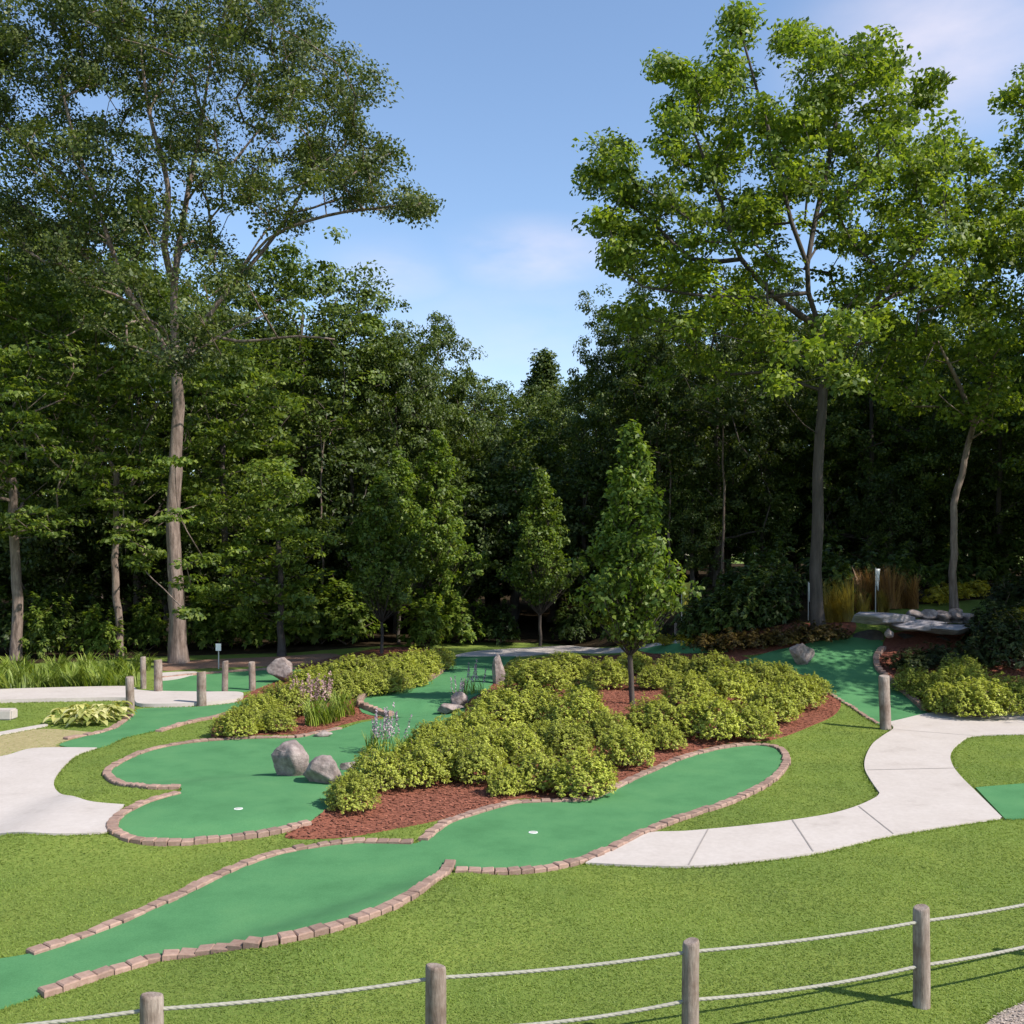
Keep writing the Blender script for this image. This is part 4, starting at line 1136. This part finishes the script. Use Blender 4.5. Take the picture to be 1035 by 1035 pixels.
flower('astilbe_plant', 318, 722, 'pale pink plumed flowers in the left bed among yellow-green shrubs', M['petal_pink'], 0.95, 16, 0.38, 70, 0.065, fat=0.06)
flower('astilbe_plant', 300, 724, 'sparser pale pink plumed flowers at the left of the fuller pink clump', M['petal_pink'], 0.8, 8, 0.25, 71, 0.06, fat=0.05)
flower('lavender_plant', 391, 763, 'tall mauve flower spikes in front of the green carpet right of the boulders', M['petal_mauve'], 0.95, 11, 0.30, 72, 0.05, fat=0.028)
flower('lavender_plant', 377, 762, 'short sparse mauve flower spikes at the left of the tall ones', M['petal_mauve'], 0.8, 5, 0.14, 73, 0.05, fat=0.028)
flower('lavender_plant', 478, 702, 'mauve flower spikes beside the upright stone on the upper tier', M['petal_mauve'], 0.85, 8, 0.28, 74, 0.05)
flower('lavender_plant', 463, 713, 'mauve flower spikes above the dark flat stones on the upper tier', M['petal_mauve'], 0.75, 6, 0.16, 75, 0.05)


# hosta mound
def hosta(seed):
    rng = np.random.default_rng(seed); vs, fs = [], []
    for i in range(34):
        a = rng.random() * 6.283; el = rng.uniform(0.15, 1.2); R0 = rng.uniform(0.16, 0.36)
        d = np.array((math.cos(a), math.sin(a), 0)); s = np.array((-d[1], d[0], 0)); L = rng.uniform(0.2, 0.3); W = L * 0.62
        c0 = d * R0 * math.cos(el) + np.array((0, 0, 0.08 + 0.34 * math.sin(el)))
        base = len(vs); prof = [0.1, 0.75, 1.0, 0.75, 0.06]
        for k in range(5):
            t = k / 4; p = c0 + d * L * (t - 0.3) * 0.95 + np.array((0, 0, 0.06 * t - 0.16 * t * t * L / 0.25))
            for u in (-1, 0, 1):
                vs.append(p + s * u * W * 0.5 * prof[k] + np.array((0, 0, 0.025 * abs(u) * prof[k])))
            if k:
                q = base + 3 * k
                for e in (0, 1): fs.append([q - 3 + e, q - 2 + e, q + 1 + e, q + e])
    return mesh_np('leaves', np.array(vs), np.array(fs), M['leaf_hosta'], True)


HO = [hosta(80), hosta(81)]
for i, (px, py, lb) in enumerate([(62, 731, 'left end of the row'), (74, 733, 'second from the left end'), (86, 734, 'in the middle front'), (98, 733, 'in the middle right'), (110, 730, 'toward the post'), (121, 725, 'next to the wooden post'), (80, 727, 'in the middle rear'), (100, 726, 'at the rear toward the post')]):
    g = ground(px, py); t = obj('hosta_plant', HO[i % 2]); t.location = g; t.rotation_euler.z = i * 1.3; s = random.uniform(0.8, 0.95); t.scale = (s, s, s)
    tag(t, 'pale yellow-green hosta mound by the pale back path, ' + lb, 'plant', 'hostas by the pale back path')
# straw coloured ornamental grass before the brown fence
SG = [blade_clump(s, 260, 1.35, 0.018, M['leaf_straw'], 0.26, 0.42) for s in (91, 92)]
RG = [blade_clump(s, 260, 1.4, 0.018, M['leaf_russet'], 0.26, 0.40) for s in (93, 94)]
for i, (px, py, k, lb) in enumerate([(842, 629, 0, 'straw-coloured tall grass clump nearest the dark straight trunk'), (853, 628, 0, 'straw-coloured tall grass clump before the left end of the russet grasses'), (866, 617, 1, 'russet tall grass clump at the left end of the russet row'),
                                     (877, 616, 1, 'russet tall grass clump left of the taller white flag'), (888, 616, 1, 'russet tall grass clump directly behind the taller white flag'), (899, 615, 1, 'russet tall grass clump right of the taller white flag'), (910, 615, 1, 'russet tall grass clump second from the right end of its row'), (921, 615, 1, 'russet tall grass clump at the right end of its row'),
                                     (871, 622, 0, 'short straw-coloured grass clump in front of the russet row'), (893, 620, 0, 'short straw-coloured grass clump just above the slate slabs')]):
    g = ground(px, py); t = obj('reed_clump', (SG, RG)[k][i % 2]); t.location = g; s_ = 0.62 if i > 7 else random.uniform(0.82, 1.08); t.scale = (s_, s_, s_); t.rotation_euler.z = i * 2
    tag(t, lb, 'reed clump', 'tall reed-like clumps on the bank')
for i, (px, py, r, lb) in enumerate([(705, 636, 20, 'left of the small pale ridge stone'), (725, 631, 22, 'behind the left part of the ridge'), (748, 628, 22, 'behind the small pale ridge stone'), (770, 622, 24, 'behind the middle of the ridge'), (784, 616, 22, 'left of the shorter white flag'),
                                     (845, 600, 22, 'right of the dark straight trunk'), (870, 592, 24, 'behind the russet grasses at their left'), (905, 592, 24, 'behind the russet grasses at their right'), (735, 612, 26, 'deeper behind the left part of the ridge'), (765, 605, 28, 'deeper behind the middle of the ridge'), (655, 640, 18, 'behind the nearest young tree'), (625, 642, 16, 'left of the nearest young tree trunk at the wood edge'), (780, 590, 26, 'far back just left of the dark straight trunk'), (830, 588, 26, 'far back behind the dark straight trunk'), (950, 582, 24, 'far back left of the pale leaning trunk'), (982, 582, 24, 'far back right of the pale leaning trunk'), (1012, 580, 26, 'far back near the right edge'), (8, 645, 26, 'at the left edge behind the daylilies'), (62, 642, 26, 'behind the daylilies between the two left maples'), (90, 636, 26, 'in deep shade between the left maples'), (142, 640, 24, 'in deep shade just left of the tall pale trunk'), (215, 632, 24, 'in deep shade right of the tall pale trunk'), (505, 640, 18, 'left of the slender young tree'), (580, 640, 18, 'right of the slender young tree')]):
    plant(UV, 'wild_bush', px, py, r, 'wild bush darkened for shade, ' + lb, 'bush', 'dark wild bushes under the bank trees', i, 1.3)  # undergrowth added to fill the wood's black shade, leaf colour darkened for it

# ------------------------------------------------------------------ rocks
def rock_mesh(seed, dims, rough=0.22, cuts=7, sub=4, mat='granite', name='boulder'):
    rng = random.Random(seed); bm = bmesh.new()
    bmesh.ops.create_icosphere(bm, subdivisions=sub, radius=1)
    planes = []
    for _ in range(cuts):
        d = Vector((rng.gauss(0, 1), rng.gauss(0, 1), rng.gauss(0.2, 0.8))).normalized(); planes.append((d, rng.uniform(0.46, 0.74)))
    off = Vector((rng.random() * 50, rng.random() * 50, 0))
    for v in bm.verts:
        p = v.co.copy()
        for d, k in planes:
            e = p.dot(d) - k
            if e > 0: p -= d * e * 0.97
        p *= 1 + rough * (noise.noise(p * 1.4 + off) + 0.45 * noise.noise(p * 3.7 + off) + 0.2 * noise.noise(p * 9 + off))
        v.co = Vector((p.x * dims[0], p.y * dims[1], p.z * dims[2]))
    return bm_mesh(name, bm, M[mat], True)


def rock(name, px, py, dims, label, seed, rz=0, tilt=0, mat='granite', cat='boulder', sink=0.3, rough=0.13, z=None, cuts=10):
    g = ground(px, py)
    o = obj(name, rock_mesh(seed, dims, rough, cuts, mat=mat, name=name)); o.location = (g.x, g.y, (g.z if z is None else z) + dims[2] * (1 - sink))
    o.rotation_euler = (0, tilt, rz)
    return tag(o, label, cat)


rock('boulder', 293, 784, (0.42, 0.34, 0.42), 'pinkish grey boulder standing on the two-level green, left of a pair', 101, 0.3, 0.15)
rock('boulder', 327, 791, (0.42, 0.32, 0.27), 'lower grey boulder at the left tip shrub, right of a pair', 102, 1.0, 0.2)
rock('stone', 352, 779, (0.22, 0.12, 0.12), 'flat brown stone behind the right boulder beside the green', 103, 0.2, cat='stone')
rock('boulder', 286, 690, (0.50, 0.42, 0.44), 'purplish grey boulder beside the far left green', 104, 0.5)
rock('stone', 503, 692, (0.24, 0.2, 0.55), 'upright grey stone at the right side of the upper tier', 105, 0.5, sink=0.2, cat='stone')
rock('stone', 452, 722, (0.4, 0.24, 0.18), 'flat dark stone at the right end of the step on the upper tier', 106, 0.3, sink=0.2, cat='stone')
rock('stone', 462, 717, (0.3, 0.22, 0.26), 'pale stone on top of the dark flat one below mauve spikes', 107, 0.9, sink=0.1, cat='stone')
rock('stone', 326, 745, (0.22, 0.12, 0.08), 'flat pale stone at the rim of the two-level green below daylilies', 108, 0.1, sink=0.3, cat='stone')
rock('boulder', 811, 672, (0.44, 0.27, 0.36), 'small pale leaning rock on the green ramp', 109, 0.5, 0.75, sink=0.25)
rock('stone', 832, 624, (0.35, 0.2, 0.2), 'pale stone at the foot of the dark straight trunk', 110, 0.2, cat='stone')
rock('stone', 762, 637, (0.22, 0.15, 0.14), 'small pale stone on top of the dark ridge', 111, 0.2, cat='stone')

# slate slabs and rocks of the little waterfall on the bank
wf = ground(915, 652); WY = wf.y - 0.2


def slab(px, py, Y, dims, label, seed, rz=0.0, tilt=0.0, mat='slate', name='stone_slab'):
    p = at(px, py, Y)
    o = obj(name, rock_mesh(seed, tuple(q * (1.42 if name == 'stone_slab' else 1.15) for q in dims), 0.10, 5, 4, mat, name)); o.location = p; o.rotation_euler = (0, tilt, rz)
    return tag(o, label, 'slab' if name == 'stone_slab' else 'boulder')


slab(886, 625, WY, (0.86, 0.6, 0.125), 'long flat slate slab overhanging at the left end of the waterfall', 121, 0.1, 0.03)
slab(925, 632, WY + 0.15, (0.7, 0.6, 0.11), 'middle flat slate slab of the waterfall rim', 122, -0.1, -0.02)
slab(962, 636, WY - 0.1, (0.62, 0.5, 0.10), 'right-hand flat slate slab of the waterfall rim', 123, 0.2, 0.0)
for i, (px, py, lb) in enumerate([(922, 616, 'pale rock at the left of the row behind the water'), (937, 615, 'pale rock second in the row behind the water'), (951, 616, 'pale rock in the middle of the row behind the water'), (965, 615, 'pale rock fourth in the row behind the water'), (977, 618, 'pale rock at the right of the row behind the water')]):
    slab(px, py + 6, WY + 1.3, (0.30, 0.26, 0.16), lb, 130 + i, i * 0.7, 0.1, 'granite', 'boulder')
for i, (px, py, lb, w_) in enumerate([(880, 648, 'supporting rock under the left slab, darkened for its shade', 0.55), (912, 652, 'supporting rock under the gap between left and middle slabs, darkened for shade', 0.55), (946, 654, 'supporting rock under the middle slab, darkened for its shade', 0.55), (978, 655, 'supporting rock under the right slab, darkened for its shade', 0.5)]):
    slab(px, py + 3, WY + 0.75, (w_, 0.5, 0.36), lb, 140 + i, i * 0.5, 0, 'shaderock', 'boulder')
slab(899, 640, WY - 0.25, (0.13, 0.12, 0.12), 'small pale rock wedged under the left slab tip', 150, 0.4, 0.1, 'granite', 'boulder')
pw = [at(915, 630, WY + 0.3), at(990, 630, WY + 0.3)]
wz = pw[0].z + 0.04
pv = [(pw[0].x - 0.1, pw[0].y - 0.35, wz), (pw[1].x, pw[0].y - 0.35, wz), (pw[1].x + 0.2, pw[0].y + 1.0, wz), (pw[0].x, pw[0].y + 1.0, wz)]
wpts = smooth_poly([(p[0], p[1]) for p in pv]); 
tag(obj('water', mesh_np('water', np.column_stack([wpts, np.full(len(wpts), wz)]), [list(range(len(wpts)))], M['water'])), kind='structure')


# ------------------------------------------------------------------ posts, markers, flags
def post_mesh(h, r, seed, name='wooden_post', taper=0.95):
    rng = random.Random(seed); bm = bmesh.new(); n = 14; rings = []
    zs = [-0.25, 0, 0.06, 0.2, h * 0.35, h * 0.6, h * 0.85, h - 0.025, h - 0.006, h]
    rs = [1.03, 1.03, 1.0, 1.0, 0.99, 0.98, 0.97, 0.96, 0.90, 0.8]
    ph = [rng.random() * 6.28 for _ in range(3)]
    for z, k in zip(zs, rs):
        ring = []
        for i in range(n):
            a = 2 * math.pi * i / n
            rr = r * k * (1 + 0.05 * math.sin(2 * a + ph[0]) + 0.03 * math.sin(5 * a + ph[1] + z * 3) + 0.015 * math.sin(z * 9 + ph[2] + a))
            ring.append(bm.verts.new((rr * math.cos(a), rr * math.sin(a), z + (0.012 * math.cos(a + ph[2]) if z > h - 0.03 else 0))))
        rings.append(ring)
    for A, B_ in zip(rings[:-1], rings[1:]):
        for i in range(n):
            f = bm.faces.new((A[i], A[(i + 1) % n], B_[(i + 1) % n], B_[i])); f.smooth = True
    bm.faces.new(rings[-1])
    return bm_mesh(name, bm, M['wood'])


posts = [(132, 720, 684, 8, 'wooden post at the right end of the hosta row'), (145, 696, 664, 6, 'wooden post farthest back left, nearest the daylilies'), (160, 702, 667, 8, 'wooden post at the left corner of the far left green'), (204, 714, 679, 9, 'wooden post standing on the pale back path'),
         (227, 701, 668, 6, 'thin brownish wooden post near the small white marker'), (255, 698, 669, 7, 'wooden post left of the purplish far boulder'), (895, 737, 683, 11, 'tall pale wooden post beside the concrete path at the foot of the green ramp')]
for i, (px, by, ty, wpx, lb) in enumerate(posts):
    g = ground(px, by); h = (by - ty) * g.y / F
    o = obj('wooden_post', post_mesh(h, wpx * g.y / F / 2, 200 + i)); o.location = g; o.rotation_euler = (random.uniform(-.03, .03), random.uniform(-.03, .03), i)
    tag(o, lb, 'post', 'short wooden posts around the course')


def cyl(bm, p0, p1, r0, r1, n=8):
    d = (p1 - p0).normalized(); u = d.orthogonal().normalized(); v = d.cross(u); A, B_ = [], []
    for i in range(n):
        a = 2 * math.pi * i / n; q = u * math.cos(a) + v * math.sin(a)
        A.append(bm.verts.new(p0 + q * r0)); B_.append(bm.verts.new(p1 + q * r1))
    for i in range(n): bm.faces.new((A[i], A[(i + 1) % n], B_[(i + 1) % n], B_[i]))
    bm.faces.new(A[::-1]); bm.faces.new(B_)


def flag(px, by, ty, label, cloth, fh=0.5, Y=None, fw=0.16):
    g = ground(px, by) if Y is None else Vector(((px - CX) / F * Y, Y, 0))
    g.z = Hs(g.x, g.y); h = CH - (ty - HY) * g.y / F - g.z
    t = empty('golf_flag', g); tag(t, label, 'golf flag', 'flags marking the far holes')
    bm = bmesh.new(); cyl(bm, Vector((0, 0, -0.1)), Vector((0, 0, h)), 0.018, 0.014); obj('pole', bm_mesh('pole', bm, M['pole']), t)
    # cloth hanging limp in folds beside the pole
    vs, fs = [], []; nu, nv = 7, 8; rnd = random.Random(px)
    for j in range(nv + 1):
        for i in range(nu + 1):
            u, v = i / nu, j / nv
            vs.append((0.016 + fw * u * (1 - 0.55 * v) * 0.8, 0.035 * math.sin(u * 9 + v * 2) * (0.3 + v * 0.7), h - 0.03 - v * fh * (0.8 + 0.35 * u)))
    for j in range(nv):
        for i in range(nu):
            q = j * (nu + 1) + i; fs.append([q, q + 1, q + nu + 2, q + nu + 1])
    me = mesh_np('cloth', np.array(vs), fs, cloth, True)
    o = obj('cloth', me, t); sm = o.modifiers.new('thick', 'SOLIDIFY'); sm.thickness = 0.004


flag(689, 640, 588, 'limp yellow flag on a pole at the wood edge right of the nearest young tree', M['yellow'], 1.0, fw=0.36)
flag(817, 628, 588, 'limp white flag on a pole left of the dark straight trunk', M['white'], 0.65)
flag(885, 612, 574, 'taller limp white flag rising above the russet grasses', M['white'], 0.6, Y=ground(885, 619).y)
for i, (px, by, ty, lb) in enumerate([(700, 641, 612, 'thin pale stake right of the yellow flag'), (683, 643, 630, 'short pale stake left of the yellow flag')]):
    g = ground(px, by); h = (by - ty) * g.y / F
    o = obj('wooden_stake', post_mesh(h, 0.05, 230 + i, 'wooden_stake')); o.location = g; tag(o, lb, 'stake')
g = ground(221, 676); t = empty('hole_marker', g); tag(t, 'small white marker plate on a thin stake in front of the wild bushes', 'marker')
bm = bmesh.new(); cyl(bm, Vector((0, 0, -0.1)), Vector((0, 0, 0.75)), 0.02, 0.02); obj('stake', bm_mesh('stake', bm, M['pole']), t)
bm = bmesh.new(); bmesh.ops.create_cube(bm, size=1)
for v in bm.verts: v.co = Vector((v.co.x * 0.18, v.co.y * 0.02 - 0.032, v.co.z * 0.24 + 0.72))
bmesh.ops.bevel(bm, geom=bm.edges[:], offset=0.006, segments=2, affect='EDGES')
obj('plate', bm_mesh('plate', bm, M['white']), t)
# pale concrete block at the left edge
g = ground(-6, 727); t = bmesh.new(); bmesh.ops.create_cube(t, size=1)
for v in t.verts: v.co = Vector((v.co.x * 0.95, v.co.y * 0.32, v.co.z * 0.24 + 0.12))
bmesh.ops.bevel(t, geom=t.edges[:], offset=0.03, segments=2, affect='EDGES')
o = obj('concrete_block', bm_mesh('concrete_block', t, M['concrete'])); o.location = g
tag(o, 'pale low concrete block cut by the left edge in the lawn before the daylilies', 'block')

# ------------------------------------------------------------------ rope fence in the foreground
FP = [(-6.25, 5.95), (-4.33, 6.22), (-2.43, 6.67), (-0.55, 7.157), (1.37, 7.60), (3.44, 8.31), (5.45, 9.12), (7.4, 10.0)]
hts = [0.83, 0.83, 0.835, 0.83, 0.83, 0.835, 0.83, 0.83]
g0 = Vector((FP[3][0], FP[3][1], Hs(*FP[3])))
t = empty('rope_fence', g0); tag(t, 'low fence of round wooden posts joined by two sagging pale ropes in the foreground', 'fence')
for i, (x, y) in enumerate(FP):
    o = obj('post', post_mesh(hts[i], (0.066, 0.066, 0.076, 0.078, 0.068, 0.066, 0.066, 0.066)[i], 250 + i, 'post'), t); o.location = (x - g0.x, y - g0.y, Hs(x, y) - g0.z)
    o.rotation_euler = (random.uniform(-.012, .012), random.uniform(-.015, .015), i * 1.1)


def rope(zs, sags, r):
    pts = []
    for i in range(len(FP) - 1):
        a, b_ = FP[i], FP[i + 1]
        for j in range(24):
            u = j / 24
            pts.append(Vector((a[0] + (b_[0] - a[0]) * u - g0.x, a[1] + (b_[1] - a[1]) * u - g0.y, zs[i] + (zs[i + 1] - zs[i]) * u - 4 * sags[i] * u * (1 - u) - g0.z)))
    # three twisted strands
    vs, fs = [], []; L = 0.0
    fine = []
    for p, q in zip(pts[:-1], pts[1:]):
        for k in range(4): fine.append(p.lerp(q, k / 4))
    dirs = [(fine[min(i + 1, len(fine) - 1)] - fine[max(i - 1, 0)]).normalized() for i in range(len(fine))]
    for s in range(3):
        base = len(vs); L = 0; m_ = 7
        for i, p in enumerate(fine):
            if i: L += (p - fine[i - 1]).length
            d = dirs[i]; u = Vector((-d.y, d.x, 0)).normalized(); v = d.cross(u)
            a = L / 0.16 * 6.283 + s * 2.094
            c = p + (u * math.cos(a) + v * math.sin(a)) * r * 0.30
            for k in range(m_):
                b_ = 6.283 * k / m_; vs.append(c + (u * math.cos(b_) + v * math.sin(b_)) * r * 0.74)
            if i:
                q = base + (i - 1) * m_
                for k in range(m_): fs.append([q + k, q + (k + 1) % m_, q + m_ + (k + 1) % m_, q + m_ + k])
    return mesh_np('rope', np.array([tuple(v) for v in vs]), np.array(fs), M['rope'], True)


obj('rope', rope([0.75, 0.74, 0.73, 0.735, 0.745, 0.715, 0.73, 0.73], [0.026] * 7, 0.0145), t)
obj('rope', rope([0.38, 0.38, 0.36, 0.36, 0.375, 0.345, 0.37, 0.37], [0.05, 0.05, 0.05, 0.05, 0.042, 0.035, 0.04], 0.0150), t)

# ------------------------------------------------------------------ light, sky, camera
SUN_AZ = Vector((0.905, -0.425, 0)).normalized(); EL = R(44)
sd = Vector((SUN_AZ.x * math.cos(EL), SUN_AZ.y * math.cos(EL), math.sin(EL)))
sl = bpy.data.lights.new('sun', 'SUN'); sl.energy = 4.2; sl.angle = R(0.53); sl.color = (1.0, 0.94, 0.85)
so = bpy.data.objects.new('sun', sl); link(so); so.rotation_euler = sd.to_track_quat('Z', 'Y').to_euler(); so.location = (20, -10, 30)

wd = bpy.data.worlds.new('World'); scene.world = wd; wd.use_nodes = True
nt = wd.node_tree
for n in list(nt.nodes): nt.nodes.remove(n)
out = nt.nodes.new('ShaderNodeOutputWorld'); bg = nt.nodes.new('ShaderNodeBackground')
sky = nt.nodes.new('ShaderNodeTexSky'); sky.sky_type = 'NISHITA'; sky.sun_disc = False
sky.sun_elevation = EL; sky.sun_rotation = math.atan2(SUN_AZ.x, SUN_AZ.y)
sky.air_density = 1.0; sky.dust_density = 0.3; sky.ozone_density = 2.0
# thin wispy clouds
tc = nt.nodes.new('ShaderNodeTexCoord'); mp = nt.nodes.new('ShaderNodeMapping'); mp.inputs['Scale'].default_value = (1.2, 1.2, 3.2); mp.inputs['Rotation'].default_value = (0, 0.35, 0)
nt.links.new(tc.outputs['Generated'], mp.inputs[0])
nz = nt.nodes.new('ShaderNodeTexNoise'); nz.inputs['Scale'].default_value = 2.3; nz.inputs['Detail'].default_value = 7; nz.inputs['Roughness'].default_value = 0.55
nt.links.new(mp.outputs[0], nz.inputs['Vector'])
wisp = ramp(nt, [(0.33, (0, 0, 0)), (0.60, (1, 1, 1))], nz.outputs['Fac'])
nrm = nt.nodes.new('ShaderNodeVectorMath'); nrm.operation = 'NORMALIZE'; nt.links.new(tc.outputs['Generated'], nrm.inputs[0])
acc = None
for d, k, rad, amt in (((0.02, 1, 0.300), (1, 1, 2.6), 0.12, 0.8), ((-0.12, 1, 0.285), (1, 1, 2.4), 0.10, 0.45), ((0.43, 1, 0.52), (1, 1, 1.5), 0.16, 0.6), ((0.06, 1, 0.22), (1, 1, 2.0), 0.26, 0.28)):
    dv_ = Vector(d).normalized()
    sub = nt.nodes.new('ShaderNodeVectorMath'); sub.operation = 'SUBTRACT'; sub.inputs[1].default_value = dv_; nt.links.new(nrm.outputs[0], sub.inputs[0])
    mul = nt.nodes.new('ShaderNodeVectorMath'); mul.operation = 'MULTIPLY'; mul.inputs[1].default_value = k; nt.links.new(sub.outputs[0], mul.inputs[0])
    ln = nt.nodes.new('ShaderNodeVectorMath'); ln.operation = 'LENGTH'; nt.links.new(mul.outputs[0], ln.inputs[0])
    mr = nt.nodes.new('ShaderNodeMapRange'); mr.interpolation_type = 'SMOOTHSTEP'; mr.inputs[1].default_value = rad; mr.inputs[2].default_value = 0.0; mr.inputs[3].default_value = 0; mr.inputs[4].default_value = amt
    nt.links.new(ln.outputs['Value'], mr.inputs[0])
    if acc is None: acc = mr.outputs[0]
    else:
        ad = nt.nodes.new('ShaderNodeMath'); ad.operation = 'MAXIMUM'; nt.links.new(acc, ad.inputs[0]); nt.links.new(mr.outputs[0], ad.inputs[1]); acc = ad.outputs[0]
mm = nt.nodes.new('ShaderNodeMath'); mm.operation = 'MULTIPLY'; nt.links.new(acc, mm.inputs[0]); nt.links.new(wisp, mm.inputs[1]); cr = mm.outputs[0]
cl = mixc(nt, cr, sky.outputs[0], (5.0, 4.5, 4.8))
nt.links.new(cl, bg.inputs['Color']); bg.inputs['Strength'].default_value = 0.135
nt.links.new(bg.outputs[0], out.inputs[0])

cam = bpy.data.cameras.new('camera'); co = bpy.data.objects.new('camera', cam); link(co)
co.location = (0, 0, CH); co.rotation_euler = (R(90), 0, 0)
cam.sensor_width = 36; cam.lens = 36 * F / 1035; cam.shift_y = (HY - 517.5) / 1035
cam.clip_start = 0.1; cam.clip_end = 3000
scene.camera = co
vs_ = scene.view_settings
vs_.view_transform = 'Standard'; vs_.look = 'None'; vs_.exposure = 0.75; vs_.gamma = 1; vs_.use_curve_mapping = False
scene.cycles.max_bounces = 6; scene.cycles.transparent_max_bounces = 4
scene.cycles.diffuse_bounces = 4; scene.cycles.transmission_bounces = 3; scene.cycles.glossy_bounces = 2
